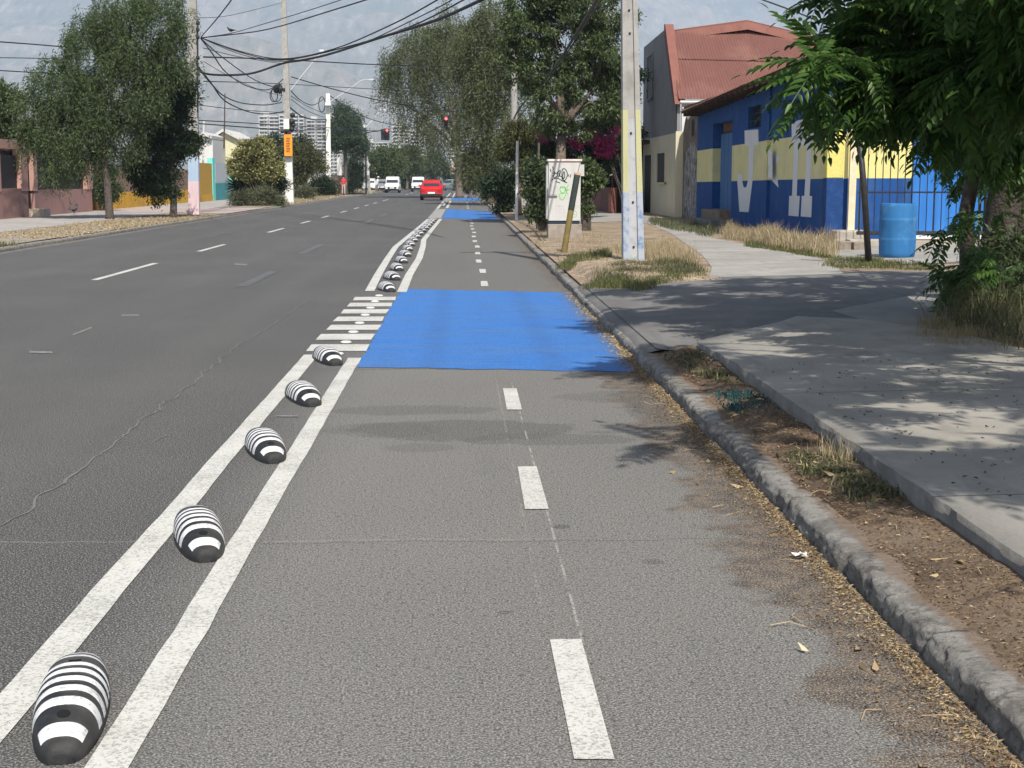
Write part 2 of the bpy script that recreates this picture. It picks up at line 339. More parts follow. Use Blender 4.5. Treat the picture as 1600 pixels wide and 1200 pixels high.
def tree(name, label, base, fork, blobs, n, K, spread, lm, ln=.14, wd=.06, r0=.15, droop=.3, strands=False, bm=None, shell=.5, group=None, cat='tree', trunks=1, strl=1.2, curl=.25):
    bm = bm or BARK; base = Vector(base)
    root = thing(name, label, cat, base, group)
    P, out, CC, C = clump_points(blobs, n, K, spread, shell)
    if strands:                                        # hanging chains of small leaves
        ns = n//14; P0, out, CC, C = clump_points(blobs, ns, K, spread, shell); L_ = rng.uniform(.4, 1, ns)*strl
        dirn = nrm(out*np.array([1, 1, .3])+rng.normal(size=(ns, 3))*.4+np.array([0, 0, .15]))
        t = np.linspace(0, 1, 14)[None, :, None]
        path = P0[:, None, :]+dirn[:, None, :]*L_[:, None, None]*.35*np.sqrt(t+.02)+np.array([0, 0, -1.])*L_[:, None, None]*(t**1.3)
        path = path+rng.normal(size=path.shape)*.025; P = path.reshape(-1, 3)
        D = nrm(np.repeat(dirn, 14, 0)*.35+np.array([0, 0, -1])*droop*3*rng.uniform(.2, 1, (len(P), 1))+rng.normal(size=P.shape)*.55)
    else: D = nrm(out*.6+rng.normal(size=P.shape)*.7+np.array([0, 0, -droop]))
    V, F = leaf_quads(P, D, rng.uniform(.6, 1.2, len(P))*ln, rng.uniform(.7, 1.2, len(P))*wd, curl)
    npmesh('crown', V, F, lm, root)
    mb = MB(); tg = []
    for b in blobs: tg.append(Vector(b[0]))
    limbs(mb, base, fork, tg[:9], r0, bm); mb.build('trunk', root, base, smooth=True)
    return root
GREENS = dict(
    willow=leafmat('pepper_leaf', (.07, .095, .038), (.16, .18, .08), (.24, .24, .13), trans=.4),
    acacia=leafmat('feathery_leaf', (.050, .085, .034), (.125, .168, .068), (.22, .22, .11), trans=.4),
    dark=leafmat('dark_leaf', (.018, .034, .014), (.04, .065, .025)),
    mid=leafmat('mid_leaf', (.045, .075, .028), (.12, .16, .06), (.24, .26, .14), trans=.35),
    olive=leafmat('olive_leaf', (.07, .085, .04), (.16, .17, .09), (.3, .3, .2)),
    gold=leafmat('golden_leaf', (.14, .15, .05), (.34, .32, .13), (.5, .45, .24)),
    brown=leafmat('bronze_leaf', (.055, .065, .022), (.12, .125, .045), (.18, .12, .05)),
    grass=leafmat('green_grass', (.07, .09, .03), (.17, .17, .07), (.3, .27, .13)),
    dry=leafmat('dry_grass', (.24, .19, .11), (.46, .38, .24), (.60, .54, .38), trans=.2, rough=.8),
    shade=leafmat('compound_leaf', (.035, .085, .018), (.085, .165, .036), (.17, .25, .06), trans=.45, rough=.4),
    pine=leafmat('pine_leaf', (.05, .08, .05), (.10, .14, .085)),
    pink=leafmat('bract', (.26, .02, .10), (.45, .05, .20), trans=.35),
    weed=leafmat('weed_leaf', (.06, .07, .03), (.15, .15, .075), (.38, .32, .2)),
    spruce=leafmat('shrub_leaf', (.035, .06, .025), (.095, .125, .055), (.17, .19, .10)))

# ================================================================== SETTING
def sheet(name, poly, z, m, res=None):
    mb = MB(); mb.add([(p[0], p[1], p[2] if len(p) > 2 else z) for p in poly], [tuple(range(len(poly)))], m)
    o = mb.build(name); o['kind'] = 'structure'; return o
GROUND = mat('ground_earth', (.17, .14, .10), (.24, .20, .145), .3, bump=.4, bsc=8, c3=(.13, .12, .07))
sheet('ground', [(-9000, -60), (9000, -60), (9000, 11000), (-9000, 11000)], -.05, GROUND)
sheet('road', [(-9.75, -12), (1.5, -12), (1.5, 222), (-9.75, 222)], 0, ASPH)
sheet('side_street', [(-90, 138), (-9.75, 138), (-9.75, 152), (-90, 152)], 0, ASPH)
sheet('cross_street', [(-90, 222), (60, 222), (60, 231), (-90, 231)], 0, ASPH)

def kerb(name, x, sgn, segs, hfun, mtl):
    prof = [(0, -.03), (.002, .02), (.005, .050), (.010, .074), (.024, .090), (.055, .097), (.10, .100), (.16, .099), (.22, .085)]
    V = []; F = []; y = segs[0]; rows = []
    while y < segs[1]:
        rows.append(y); y += .022 if y < 14 else (.09 if y < 30 else .8)
    if segs[0] < 10 and x > 0: prof = [(p[0]*(1-t)+q[0]*t, p[1]*(1-t)+q[1]*t) for p, q in zip(prof[:-1], prof[1:]) for t in (0, .5)]+[prof[-1]]
    n = len(prof); kk = [(0, 1, 1, 1, .7, .35, .2, .15, .1, .1)[int(i*(9/n))] for i in range(n)]
    for y in rows:
        h = hfun(y); j = (y % 1.02)/1.02; j = math.exp(-((j-.5)/.018)**2) if y < 30 else 0
        for i, (px, pz) in enumerate(prof):
            q = Vector((px*9, y*5, pz*14)); nz = mnoise.noise(q*.5)*.006+mnoise.noise(q*2.3)*.009+mnoise.noise(q*6)*.007+mnoise.noise(q*15)*.003
            big = mnoise.noise(Vector((3, y*.9, 0)))*.018+(.012*(int(y/1.02+.5) % 3-1) if y < 30 else 0)
            k = kk[i]
            V.append((x+sgn*(px-nz*k*1.2+big+j*.012), y, (pz*h*(.93+.10*mnoise.noise(Vector((0, y*2.1, 7))))+nz*k*(.5 if i else 0)-j*.02*k)))
    for r in range(len(rows)-1):
        for i in range(n-1): F.append((r*n+i, r*n+i+1, (r+1)*n+i+1, (r+1)*n+i))
    o = npmesh(name, V, F, mtl, smooth=segs[0] > 10 or x < 0); o['kind'] = 'structure'; return o
def hr(y):
    a = lambda v, p, q: min(1, max(0, (v-p)/(q-p)))
    return 1-.14*(a(y, 12.2, 13)*(1-a(y, 19.2, 20.2)))
kerb('kerb', 1.475, 1, (1.8, 56), hr, KERBM)
kerb('kerb', 1.475, 1, (71, 106), lambda y: 1, KERBM)
kerb('kerb', 1.475, 1, (122, 215), lambda y: 1, KERBM)
kerb('kerb', -9.72, -1, (16, 137), lambda y: 1.05, CURBC)
kerb('kerb', -9.72, -1, (152, 215), lambda y: 1.05, CURBC)
def rsheet(name, poly, m, dz=.004):                   # polygon lying on the right-hand footway plane
    return sheet(name, [(x, y, zr(x)+dz) for x, y in poly], 0, m)
rsheet('right_verge', [(1.97, -8), (14, -8), (14, 222), (1.6, 222), (1.6, 20), (1.75, 20), (1.75, 12.3), (1.97, 12.3)], mat('verge_earth', (.17, .125, .085), (.34, .27, .19), 1.4, bump=.8, bsc=22, dist=.03, c3=(.25, .19, .13)), 0)
P2 = lambda pts: [(GR(*p).x, GR(*p).y) for p in pts]
rsheet('driveway', [(1.62, 12.3), (1.62, 19.9)]+P2([(985, 448), (1105, 432), (1200, 424), (1330, 424), (1600, 424)])+[(12, 14.5), (3.9, 14.2), (3.2, 13.7), (1.9, 11.9)], DRIVE)
npmesh('driveway_lip', [(x, y, z+.004*mnoise.noise(Vector((x*9, y*3, 0)))) for y in [12.25+.15*i for i in range(52)] for x, z in ((1.515, .06), (1.54, .098), (1.60, .112), (1.72, zr(1.72)+.009))], [(j*4+i, j*4+i+1, (j+1)*4+i+1, (j+1)*4+i) for j in range(51) for i in range(3)], DRIVE, smooth=True)['kind'] = 'structure'
rsheet('footpath', P2([(1108, 434), (1112, 418), (1098, 400), (1048, 365), (1010, 349), (985, 340), (1000, 336), (1065, 348), (1112, 372), (1180, 385), (1280, 404), (1312, 422), (1318, 428), (1250, 431)]), PATH2, .008)
rsheet('footpath', [(3.2, 47), (6.6, 47), (6.6, 160), (3.2, 160)], PATH2, .012)
rsheet('concrete_apron', [(5.9, 22.6), (9.4, 22.9), (9.8, 28.3), (7.2, 28.3), (6.3, 25.5)], PATH2, .014)
rsheet('grey_apron', P2([(1300, 486), (1480, 452), (1600, 452), (1600, 560), (1460, 545), (1372, 508), (1320, 493)]), concrete('apron_concrete', (.22, .21, .2), (.27, .26, .24), (.17, .165, .155), 1.5), .008)
# raised pavement slab with a rough left edge
def slab():
    V = []; F = []; rows = [1.6+i*.1 for i in range(int((12.3-1.6)/.1)+1)]
    right = lambda y: 4.9 if y < 4 else (4.45 if y < 8 else 4.25)
    mb = MB(); L_ = []
    for y in rows: L_.append((1.955+mnoise.noise(Vector((0, y*3, 1)))*.016+mnoise.noise(Vector((0, y*11, 1)))*.006, y))
    far = [(2.2, 12.75), (2.6, 13.45), (3.05, 14.2), (3.35, 14.75), (3.6, 14.6), (3.75, 14.2)]
    def zt(x, y): return zr(x)+.012+.08*min(1, max(0, (14.2-y)/3.5))
    n = 5
    allrows = [[(lx+(right(y)-lx)*k/n, y) for k in range(n+1)] for lx, y in L_]
    y0 = L_[-1][1]
    for t, (fx, fy) in enumerate(far[:4]): allrows.append([(fx+(4.2-.1*t-fx)*k/n, fy+(y0+(14.3-y0)*(t+1)/4-fy)*k/n) for k in range(n+1)])
    for r in allrows:
        for x, y in r: V.append((x, y, zt(x, y)))
    for r in range(len(allrows)-1):
        for k in range(n): a = r*(n+1)+k; F.append((a, a+1, a+n+2, a+n+1))
    base = len(V)
    for r in allrows: V.append((r[0][0]+.012, r[0][1], .05))
    for r in range(len(allrows)-1): F.append((base+r, r*(n+1), (r+1)*(n+1), base+r+1))
    SIDE = concrete('pavement_edge', (.16, .15, .135), (.22, .21, .19), (.10, .09, .08), 6, 1.0)
    nq = (len(allrows)-1)*n; o = npmesh('pavement', V, F, None, mats=[SLAB, SIDE], midx=[0]*nq+[1]*(len(F)-nq)); o['kind'] = 'structure'
slab()
# bumpy dirt strip between kerb and slab
def dirt_patch(name, x0, x1, y0, y1, st, zf, m=DIRT):
    nx = int((x1-x0)/st)+1; ny = int((y1-y0)/st)+1
    V = [(x0+i*st, y0+j*st, zf(x0+i*st, y0+j*st)) for j in range(ny) for i in range(nx)]
    F = [(j*nx+i, j*nx+i+1, (j+1)*nx+i+1, (j+1)*nx+i) for j in range(ny-1) for i in range(nx-1)]
    o = npmesh(name, V, F, m, smooth=True); o['kind'] = 'structure'
def zb(x, y):
    n = mnoise.noise(Vector((x*2.2, y*1.5, 0)))*.022+mnoise.noise(Vector((x*9, y*7, 2)))*.010+mnoise.noise(Vector((x*30, y*24, 5)))*.005
    e = min(1, max(0, (x-1.57)/.26)); e = e*e*(3-2*e)
    return .088*hr(y)+(zr(x)+.008-.088)*e+n*(.25+.75*e)
dirt_patch('dirt_strip', 1.57, 1.99, 1.8, 12.4, .02, zb)
def zb2(x, y):
    e = min(1, max(0, (x-1.62)/.2), ) * min(1, max(0, (y-19.7)/.6)) * min(1, max(0, (3.9-x)/.5)) * min(1, max(0, (31-y)/1.5))
    m_ = math.exp(-((x-2.3)**2/.6+(y-23)**2/5))*.13
    return zr(x)-.025+e*(.04+m_+mnoise.noise(Vector((x*2, y*1.2, 3)))*.04+mnoise.noise(Vector((x*8, y*6, 3)))*.012)
dirt_patch('dirt_verge', 1.62, 3.95, 19.7, 31, .05, zb2, mat('pale_dirt', (.20, .15, .105), (.40, .32, .23), 2.2, bump=.9, bsc=30, dist=.03, c3=(.28, .22, .155)))
# left side: kerb verge and footway
DRYV = mat('dry_verge', (.22, .19, .15), (.165, .14, .11), 1.1, bump=.8, bsc=18, dist=.03, c3=(.28, .24, .185))
sheet('left_verge', [(-9.9, 16), (-12.4, 16), (-12.4, 137), (-9.9, 137)], .115, DRYV)
sheet('left_footway', [(-12.4, 16), (-17.5, 16), (-17.5, 137), (-12.4, 137)], .12, concrete('left_concrete', (.30, .28, .26), (.36, .34, .32), (.24, .22, .20), .5, .2))
sheet('left_driveway', [(-9.75, 62), (-16.6, 66), (-16.6, 76), (-9.75, 74)], .124, concrete('pink_concrete', (.34, .27, .245), (.40, .33, .30), (.27, .22, .20), .5, .2))
sheet('left_verge', [(-9.9, 152), (-30, 152), (-30, 222), (-9.9, 222)], .115, DRYV)

# painted markings ---------------------------------------------------
def mark(name, quads, m, z=.005):
    mb = MB()
    for q in quads: mb.add([(p[0], p[1], z) for p in q], [(0, 1, 2, 3)], m)
    o = mb.build(name); o['kind'] = 'structure'; return o
def bar(x0, x1, y0, y1, j=.012):
    r = lambda: random.uniform(-j, j)
    return [(x0+r(), y0+r()), (x1+r(), y0+r()), (x1+r(), y1+r()), (x0+r(), y1+r())]
def line(pts, w_):
    out = []
    for (x0, y0), (x1, y1) in zip(pts[:-1], pts[1:]): out.append([(x0-w_/2, y0), (x0+w_/2, y0), (x1+w_/2, y1), (x1-w_/2, y1)])
    return out
def wig(x, y0, y1, st=.25, amp=.006):
    out = []; y = y0
    while y < y1: out.append((x+mnoise.noise(Vector((x*9, y*.8, 0)))*amp*1.2+mnoise.noise(Vector((x*9, y*4, 0)))*amp, y)); y += st
    out.append((x, y1)); return out
mark('buffer_line', line(wig(-.935, 2.2, 12.75), .115)+line(wig(-1.33, 2.2, 13.0), .125), WPAINT)
fl = [(-1.28, 20.5), (-1.36, 24), (-1.45, 29), (-1.52, 34), (-1.46, 40), (-1.38, 48), (-1.3, 58)]
fr = [(-.83, 20.3), (-.86, 24), (-.84, 29), (-.9, 34), (-.98, 38), (-.93, 46), (-.84, 58)]
mark('buffer_line', line(fl, .13)+line(fr, .13), WPAINT)
mark('buffer_line', line([(-1.3, 78), (-1.3, 104)], .14)+line([(-.82, 80), (-.82, 106)], .14)+line([(-1.3, 124), (-1.3, 165)], .14)+line([(-.8, 124), (-.8, 165)], .14), WPAINT)
lad = []
for k in range(7): lad.append(bar(-1.40, -.87, 13.28+k*.94, 13.28+k*.94+.54))
for k in range(17): lad.append(bar(-1.36, -.84, 59.5+k*1.05, 59.5+k*1.05+.6))
for k in range(12): lad.append(bar(-1.36, -.84, 107+k*1.3, 107+k*1.3+.7))
mark('crossing_bars', lad, WPAINT)
mark('lane_dashes', [bar(.29, .395, 3.76, 4.8, .004), bar(.29, .395, 6.78, 7.82, .004), bar(.29, .395, 9.8, 10.82, .004)] +
     [bar(.27+.02*math.sin(k*2), .375+.02*math.sin(k*2), 21.4+3.04*k, 22.45+3.04*k, .006) for k in range(12)] +
     [bar(.26, .37, 78+3.04*k, 79.1+3.04*k) for k in range(9)]+[bar(.26, .37, 124+3.04*k, 125.1+3.04*k) for k in range(10)], WPAINT)
mark('centre_dashes', [bar(-5.68, -5.56, a, b) for a, b in ((22.9, 27.5), (32, 35.4), (43.4, 47.1), (52.3, 55.3), (60, 63), (69.5, 73), (78, 81.5), (86.5, 90), (95, 99), (106, 114), (150, 156), (162, 170), (178, 186))], WPAINT)
mark('faded_dashes', [bar(-3.25, -3.08, 21.5, 25), bar(-3.4, -3.25, 31, 35.5), bar(-3.5, -3.35, 52, 57), bar(-3.5, -3.35, 62, 67), bar(-6.9, -6.8, 40, 44)], FADED)
mark('survey_marks', [[tuple(G(x, y))[:2] for x, y in q] for q in ([(190, 492), (218, 492), (218, 494), (190, 494)], [(46, 549), (82, 550), (82, 553), (46, 552)], [(113, 523), (143, 511), (144, 513), (114, 525)], [(367, 412), (386, 413), (386, 415), (367, 414)], [(432, 650), (466, 650), (466, 652), (432, 652)])], mat('pale_mark', (.24, .24, .24), (.1, .1, .1), 20))
def gq(pts): return [[tuple(G(*p))[:2] for p in pts]]
def ragged(cs, st=.12, amp=.012):
    out = []
    for a, b in zip(cs, cs[1:]+cs[:1]):
        n = int(math.dist(a, b)/st)
        for i in range(n): out.append((a[0]+(b[0]-a[0])*i/n+random.gauss(0, amp), a[1]+(b[1]-a[1])*i/n+random.gauss(0, amp), .004))
    return out
sheet('blue_road_paint', ragged([(-.87, 12.12), (1.39, 11.75), (1.43, 15), (1.46, 20.1), (-.86, 20.9)]), .004, BPAINT)
mark('blue_road_paint', [[(-.8, 58.8), (1.42, 56.5), (1.42, 71), (-.78, 77.5)], [(-.8, 107), (1.4, 106), (1.4, 122), (-.78, 123)]], BPAINT, .004)
# the long open crack with dust in it
CRK = mat('crack_dust', (.165, .16, .145), (.12, .115, .105), 12)
def crack(px_pts, w_, name='road_crack'):
    pts = [G(*p) for p in px_pts]; out = []
    for a, b in zip(pts[:-1], pts[1:]):
        n = max(2, int((b-a).length/.06))
        for i in range(n): out.append(a.lerp(b, i/n))
    out = [Vector((p.x+mnoise.noise(Vector((p.y*3, 0, 1)))*.05+mnoise.noise(Vector((p.y*14, 0, 1)))*.022+mnoise.noise(Vector((p.y*45, 0, 1)))*.012, p.y, .004)) for p in out]
    mb = MB(); V = []
    for i, p in enumerate(out):
        k = w_*(.45+.9*abs(mnoise.noise(Vector((p.y*5, 3, 0))))+.5*abs(mnoise.noise(Vector((p.y*30, 3, 0))))); V += [p-Vector((k, 0, 0)), p+Vector((k, 0, 0))]
    mb.add(V, [(2*i, 2*i+1, 2*i+3, 2*i+2) for i in range(len(out)-1)], CRK); o = mb.build(name); o['kind'] = 'structure'
crack([(5, 822), (70, 775), (160, 708), (225, 655), (300, 600), (360, 548), (420, 512), (480, 470)], .0085)
crack([(160, 708), (190, 700), (235, 694), (262, 676)], .004)
crack([(300, 600), (322, 606), (350, 604)], .005)
crack([(0, 853), (70, 856), (180, 860), (262, 861)], .003)
crack([(345, 570), (500, 574), (640, 576), (800, 580), (995, 590)], .004)

# lane studs ------------------------------------------------------------
STUD = mat('stud_white', (.66, .65, .62), (.5, .49, .46), 20)
mb = MB(); mb.lathe([(.055, 0), (.05, .012), (.038, .018), (.015, .02), (.001, .02)], STUD, seg=16)
stud = tag(mb.build('lane_stud', smooth=True), 'flat white stud on the asphalt between two bars of the nearest ladder crossing', 'road stud', 'white studs along the ladder crossing')
SL = ['nearest', 'second', 'third', 'fourth', 'fifth', 'sixth', 'seventh', 'farthest']
for k in range(8):
    o = stud if k == 0 else stud.copy()
    if k: COL.objects.link(o)
    o.location = (-1.10, 13.02+.94*k, .003); o['label'] = f'flat white stud in the {SL[k]} gap of the ladder bars beside the near blue panel'

# ================================================================== SEPARATORS
RUB = mat('black_rubber', (.014, .015, .017), (.075, .07, .062), 6, .6, bump=.4, bsc=70, dist=.003, lo=.42, hi=.78)
REF = paint_mat('white_band', (.66, .67, .68), (.16, .16, .16), .62, 34, .06, .45, (.72, .71, .68))
HOLE = mat('bolt_hole_black', (.004, .004, .004), rough=.7)
def separator():
    Lh, W, H = .39, .103, .118
    bands = [(.045, .11), (.212, .272), (.318, .370), (.412, .462), (.502, .548), (.586, .628), (.725, .762), (.80, .83), (.862, .885)]
    hole = (.162, .678)
    ts = sorted(set([0, .012, .03, .055, .08, .9, .925, .95, .97, .988, 1]+[v for b in bands for v in b]+[v+d for b in bands for v in (b[0]-.006, b[1]+.006) for d in (0,)]+[i/26 for i in range(1, 26)]))
    n = 23; mb = MB(); V = []; F = []; Mi = []
    def wh(t):
        u = abs(2*t-1); return W*(.40+.60*max(0, 1-u**2.1)**.66), H*(.30+.70*max(0, 1-u**2.5)**.8)
    def inb(t): return any(a-1e-6 <= t <= b+1e-6 for a, b in bands)
    for t in ts:
        w_, h_ = wh(t); w_ = max(w_, .004); h_ = max(h_, .003); g = 1. if inb(t) else .965
        for k in range(n):
            an = math.pi*k/(n-1); c = math.cos(an); s_ = math.sin(an)
            x = w_*math.copysign(abs(c)**.8, c); z = h_*abs(s_)**.8
            if k in (0, n-1): z = 0
            else: x *= 1-(1-g)*.5; z = z*(g if z > .02 else 1)
            V.append((x, (2*t-1)*Lh, z))
    for e, (yy, q) in ((0, (-Lh-.012, .8)), (1, (Lh+.012, .8))):              # rounded end caps
        src = V[:n] if e == 0 else V[(len(ts)-1)*n:len(ts)*n]; b = len(V); V += [(x*q, yy, z*q) for x, y, z in src]; V += [(0, yy+(.004 if e else -.004), 0)]; o_ = 0 if e == 0 else (len(ts)-1)*n
        for k in range(n-1): F.append((o_+k, o_+k+1, b+k+1, b+k)); F.append((b+k, b+k+1, b+n, b+n)); Mi += [0, 0]
    for i in range(len(ts)-1):
        tm = (ts[i]+ts[i+1])/2
        for k in range(n-1):
            a = i*n+k; F.append((a, a+1, a+n+1, a+n))
            nose = tm < .14
            lim = (k >= 4 and k < n-5) if nose else (k >= 1 and k < n-2)
            Mi.append(1 if inb(tm) and lim else 0)
    o = npmesh('body', V, F, None, mats=[RUB, REF], midx=Mi, smooth=False); o.location = (0, 0, 0)
    bm = bmesh.new(); bm.from_mesh(o.data); bmesh.ops.remove_doubles(bm, verts=bm.verts, dist=1e-5); bmesh.ops.recalc_face_normals(bm, faces=bm.faces); bm.to_mesh(o.data); bm.free()
    for p in o.data.polygons: p.use_smooth = True
    o.modifiers.new('edges', 'EDGE_SPLIT').split_angle = R(38)
    return o, [(wh(h)[1]*.965, (2*h-1)*Lh) for h in hole]
sb, holes = separator()
root0 = thing('lane_separator', 'x', 'lane separator', (0, 0, 0), 'striped separators along the bike lane')
sb.parent = root0
for hz, hy in holes:
    mb = MB(); sl_ = -.25 if hy > 0 else .25
    mb.lathe([(.0185, 0), (.0185, .002), (.001, .002)], HOLE, seg=16, M=Matrix.Rotation(sl_, 4, 'X')); mb.build('bolt_hole', root0).location = (0, hy, hz-.001)
near = [(-1.055, 3.79, 'nearest to the camera, cut by the bottom edge'), (-1.03, 5.87, 'second from the camera'), (-1.02, 7.96, 'third from the camera'), (-1.02, 9.98, 'fourth from the camera'), (-1.05, 12.22, 'fifth from the camera, just before the ladder bars')]
first = True
for x, y, t in near:
    l = f'black domed separator with white stripes, {t}'
    if first: root0.location = (x-.08, y+.385, .002); root0.rotation_euler.z = R(10); root0['label'] = l; first = False
    else: dup(root0, (x-.105, y+.385, .002), R(16)+random.uniform(-.03, .03), l)
ORD = ['first', 'second', 'third', 'fourth', 'fifth', 'sixth', 'seventh', 'eighth', 'ninth', 'tenth', 'eleventh', 'twelfth', 'thirteenth', 'fourteenth', 'fifteenth', 'sixteenth']
def lerpx(pl, y):
    for (x0, y0), (x1, y1) in zip(pl[:-1], pl[1:]):
        if y <= y1: return x0+(x1-x0)*(y-y0)/(y1-y0)
    return pl[-1][0]
for k in range(16):
    y = 20.7+2.33*k
    dup(root0, ((lerpx(fl, y)+lerpx(fr, y))/2+.0, y, .002), R(13)+random.uniform(-.05, .05), f'striped black separator, {ORD[k]} one past the near blue panel')
for k in range(5): dup(root0, (-1.06, 85+3.6*k, .002), 0, f'tiny striped separator far off past the second blue panel, {ORD[k]} of five')

# ================================================================== GRASS AND LITTER
def blades(name, label, pts, h, spread, m, w_=.006, parent=None, lean=.5):
    n = len(pts); P = np.array(pts, float); P[:, :2] += rng.normal(size=(n, 2))*spread
    hh = h*rng.uniform(.45, 1.25, n)[:, None]*np.array([.4+1.5*abs(mnoise.noise(Vector((p[0]*1.7, p[1]*1.1, 3)))) +.5*random.random() for p in P])[:, None]; an = rng.uniform(0, 2*np.pi, n); d = np.stack([np.cos(an), np.sin(an), an*0], 1)
    s_ = np.stack([-np.sin(an+rng.normal(size=n)), np.cos(an), an*0], 1)*w_*.5; k = rng.uniform(.1, 1, n)[:, None]*lean
    mid = P+d*hh*k*.35+np.array([0, 0, 1])*hh*.6; tip = P+d*hh*k*1.1+np.array([0, 0, 1])*hh*(1-.25*k)
    V = np.stack([P-s_, P+s_, mid+s_*.8, mid-s_*.8, tip+s_*.15, tip-s_*.15], 1).reshape(-1, 3)
    b = np.arange(n)[:, None]*6; F = np.concatenate([b+np.array([0, 1, 2, 3]), b+np.array([3, 2, 4, 5])])
    o = npmesh(name, V, F, m, parent)
    if parent is None: tag(o, label, 'grass', kind='stuff')
    return o
def pxarea(quad, n, dz=.0, tuft=0):                   # random ground points inside a photo quad on the right footway plane
    q = [GR(*p) for p in quad]; out = []
    if tuft:
        cs = [(random.random(), random.random()) for _ in range(tuft)]
    for _ in range(n):
        if tuft: c = random.choice(cs); u = min(1, max(0, random.gauss(c[0], .05))); v = min(1, max(0, random.gauss(c[1], .07)))
        else: u, v = random.random(), random.random()
        p = (q[0]*(1-u)+q[1]*u)*(1-v)+(q[3]*(1-u)+q[2]*u)*v; out.append((p.x, p.y, zr(p.x)+dz))
    return out
def wrect(x0, x1, y0, y1, n, z, tuft=0, sp=.12):
    if tuft:
        cs = [(random.uniform(x0, x1), random.uniform(y0, y1)) for _ in range(tuft)]
        return [(random.gauss(c[0], sp), random.gauss(c[1], sp*1.3), z) for c in (random.choice(cs) for _ in range(n))]
    return [(random.uniform(x0, x1), random.uniform(y0, y1), z) for _ in range(n)]
GS = GREENS
def clampx(pts, lo, hi): return [p for p in pts if lo <= p[0] <= hi]
# small weeds in the dirt strip
blades('weeds', 'low green weed patch growing in the dirt strip against the raised pavement edge', clampx(wrect(1.72, 1.93, 6.35, 7.5, 1500, .125, 34, .05), 1.62, 1.95), .035, .02, GS['weed'], .009, lean=1.6)
blades('weeds', 'dry straw tuft leaning on the pavement edge in the dirt strip', clampx(wrect(1.84, 1.94, 7.2, 7.7, 160, .13, 6, .04), 1.62, 1.96), .09, .01, GS['dry'], .003)
blades('weeds', 'sparse weeds at the far tip of the dirt strip by the driveway', clampx(wrect(1.7, 1.93, 10.2, 12.0, 900, .125, 30, .06), 1.62, 1.95), .04, .02, GS['weed'], .009, lean=1.6)
TEAL = leafmat('teal_sprayed_leaf', (.008, .06, .065), (.02, .11, .12))
blades('weeds', 'weed patch sprayed teal in the middle of the dirt strip', clampx(wrect(1.66, 1.92, 8.95, 9.6, 900, .125, 16, .06), 1.62, 1.94), .028, .015, TEAL, .008, lean=1.5)
# verge around the concrete pole
blades('grass', 'dark green grass clump around the foot of the concrete pole', pxarea([(935, 445), (1090, 428), (1075, 414), (950, 420)], 8000, .03, 45), .11, .07, GS['weed'], .007, lean=1)
blades('grass', 'sunlit dry yellow grass right behind the concrete pole', pxarea([(965, 405), (1085, 415), (1050, 385), (960, 388)], 5500, .03, 34), .19, .07, GS['dry'], .006)
blades('grass', 'green grass streak between the leaning pipe and the pole', pxarea([(870, 428), (960, 412), (945, 402), (890, 412)], 3800, .05, 30), .10, .04, GS['grass'], .008)
blades('grass', 'thin mixed grass fringe on the driveway edge of the verge', pxarea([(900, 452), (1000, 455), (1100, 432), (960, 440)], 3600, .0, 50), .09, .04, GS['grass'], .008)
blades('grass', 'scattered dry grass tufts on the verge by the utility cabinet', pxarea([(830, 390), (960, 400), (950, 365), (825, 362)], 2200, .0, 40), .06, .06, GS['dry'], .006)
# dry strip along the blue wall
blades('grass', 'tall dry straw-coloured grass along the foot of the blue wall', pxarea([(1135, 374), (1296, 402), (1298, 386), (1140, 364)], 12000, .0, 55), .27, .07, GS['dry'], .008)
blades('grass', 'green weeds edging the footpath in front of the blue wall', pxarea([(1170, 386), (1290, 405), (1290, 398), (1170, 380)], 3500, .0, 50), .08, .05, GS['grass'], .01)
blades('grass', 'mixed weeds at the foot of the ruined brick wall', pxarea([(1020, 352), (1110, 372), (1115, 358), (1020, 344)], 3500, .0, 40), .15, .07, GS['olive'], .012)
blades('grass', 'low green weeds around the black post on the driveway edge', pxarea([(1290, 420), (1460, 424), (1460, 416), (1300, 404)], 3600, .012, 40), .07, .05, GS['grass'], .009)
# verge at the near right under the tree
blades('grass', 'dry trampled grass on the verge beside the pavement under the tree', pxarea([(1440, 545), (1600, 600), (1600, 545), (1450, 500)], 3800, .01, 70), .09, .07, leafmat('dull_dry', (.22, .17, .09), (.4, .32, .19), (.2, .2, .1)), .006)
blades('grass', 'long arching grass in the bush at the foot of the fence', pxarea([(1500, 520), (1610, 560), (1610, 470), (1510, 470)], 3200, .01, 50), .36, .12, GS['weed'], .006, lean=1.5)
# left verge
blades('grass', 'dry yellow grass on the left verge under the two trees', wrect(-12.3, -10.0, 38, 60, 2600, .115, 120, .22), .06, .1, GS['dry'], .018)
blades('grass', 'short green grass clump on the left kerb at the picture edge', wrect(-10.6, -9.9, 29, 32.5, 1800, .115, 16, .2), .10, .1, GS['grass'], .014)
blades('grass', 'dry grass on the left verge by the white pole', wrect(-12, -10, 84, 128, 5000, .115, 120, .3), .15, .15, GS['dry'], .03)
blades('grass', 'dry grass on the verge past the side street', wrect(-14, -10, 153, 170, 1500, .115, 50, .4), .2, .2, GS['dry'], .05)
